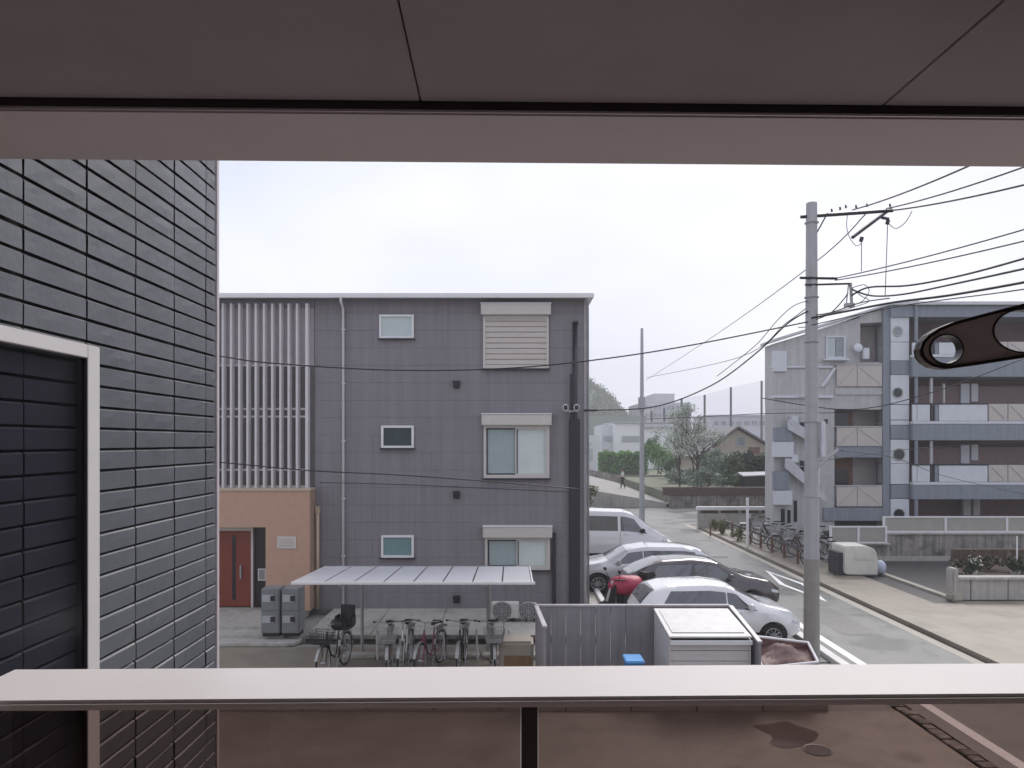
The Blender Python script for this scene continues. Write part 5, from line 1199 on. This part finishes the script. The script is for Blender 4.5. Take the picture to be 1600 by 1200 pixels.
# ball net on tall poles
nt_ = thing('ball_net', 'tall ball net strung between thin poles in the distance', 'net', (55, 170, 0))
pp = [(1018, 642, 150), (1038, 638, 150), (1065, 622, 150), (1101, 617, 150), (1142, 605, 150), (1190, 595, 150), (1240, 590, 150)]
for px, py, Y in pp: q = W(px, py, Y); MB().tube([(q.x, Y, 0), (q.x, Y, q.z)], .22, 8).build('pole', M_duct, nt_, smooth='auto')
for (a0, b0) in zip(pp[:-1], pp[1:]):
    a = W(*a0); b = W(*b0); MB().add([(a.x, a.y, 0), (b.x, b.y, 0), tuple(b), tuple(a)], [(0,1,2,3)]).build('net_panel', M_net, nt_)
# wooded hill
g = MB(); N = 40; vs = []; YHL = 270
def hz(x, y):
    cx, cy = 12, 300
    r = math.hypot((x-cx)/40, (y-cy)/60); return max(0, 31*(1-r**2.4)) if r < 1 else 0
for i in range(N+1):
    for j in range(N+1):
        x = -26+76*i/N; y = 238+124*j/N; vs.append((x, y, hz(x, y)-.1))
g.add(vs, [(i*(N+1)+j, (i+1)*(N+1)+j, (i+1)*(N+1)+j+1, i*(N+1)+j+1) for i in range(N) for j in range(N)]); struct('hill', g, M_hill, smooth=True)
P = []
while len(P) < 900:
    x = random.uniform(-10, 48); y = random.uniform(240, 310); z = hz(x, y)
    if z > .5: P.append((x, y, z, random.uniform(1.1, 2.4)))
pts = np.concatenate([np.array([p[:3]])+np.array([[0,0,p[3]*.6]])+rng.normal(size=(60,3))*p[3]*.42 for p in P])
o = leaves(pts, .42, 'hillside_wood', M_hill); tag(o, 'hazy wooded crown of the hill above the white hall', 'wood', kind='stuff')

# person with dark hair on the sloping road
def person(loc, rz):
    o = thing('person', 'person in white top and dark trousers walking on the sloping road', 'person', loc, world=False, rz=rz)
    V = [(0,0,.92),(0,.01,1.12),(0,0,1.36),(0,0,1.46),(0,.02,1.58), (.17,0,1.36),(.24,.02,1.10),(.25,.12,.88), (-.17,0,1.36),(-.24,.05,1.12),(-.22,.22,.98), (.09,0,.88),(.10,.14,.50),(.10,.16,.08),(.10,.28,.03), (-.09,0,.88),(-.10,-.06,.48),(-.10,-.24,.10),(-.10,-.13,.03)]
    E = [(0,1),(1,2),(2,3),(3,4),(2,5),(5,6),(6,7),(2,8),(8,9),(9,10),(0,11),(11,12),(12,13),(13,14),(0,15),(15,16),(16,17),(17,18)]
    Rd = [.14,.13,.15,.055,.10,.06,.042,.03,.06,.042,.03,.09,.06,.045,.04,.09,.06,.045,.04]
    def skin(name, idx, m, par, grow=0):
        me = bpy.data.meshes.new(name); mp_ = {v: k for k, v in enumerate(idx)}
        me.from_pydata([V[i] for i in idx], [(mp_[a], mp_[b]) for a, b in E if a in mp_ and b in mp_], []); me.materials.append(m)
        ob = bpy.data.objects.new(name, me); COL.objects.link(ob); ob.parent = par
        sk = ob.modifiers.new('s', 'SKIN'); 
        for k, i in enumerate(idx): me.skin_vertices[0].data[k].radius = (Rd[i]+grow, (Rd[i]+grow)*.8)
        me.skin_vertices[0].data[0].use_root = True
        sb = ob.modifiers.new('u', 'SUBSURF'); sb.levels = 1; sb.render_levels = 1; return ob
    b = skin('body', list(range(19)), M_skin, o)
    skin('shirt', [0,1,2,5,6,8,9], M_shirt, o, .018); skin('trousers', [0,11,12,13,15,16,17], M_trouser, o, .014)
    MB().ball((0,-.01,1.63), .095, .105, .11, 14, 10).build('hair', M_hair, o, smooth=True)
    return o
q = W(973, 764, 64); person((q.x, 64, rampz(q.x, 64)), R(70))

# ------------------------------------------------------------------ air
hb = bx(-120, 260, -20, 420, -1.2, 60); hz_ = bpy.data.materials.new('haze'); hz_.use_nodes = True; n = hz_.node_tree; n.nodes.clear()
ho = n.nodes.new('ShaderNodeOutputMaterial'); pv = n.nodes.new('ShaderNodeVolumePrincipled'); pv.inputs['Color'].default_value = (.93, .94, .97, 1); pv.inputs['Density'].default_value = .0013; pv.inputs['Anisotropy'].default_value = .1
n.links.new(pv.outputs[0], ho.inputs['Volume']); tag(hb.build('haze', hz_), 'thin pale rain haze over the whole view', 'haze', kind='stuff')

for o in bpy.data.objects:
    if '_world' in o: del o['_world']
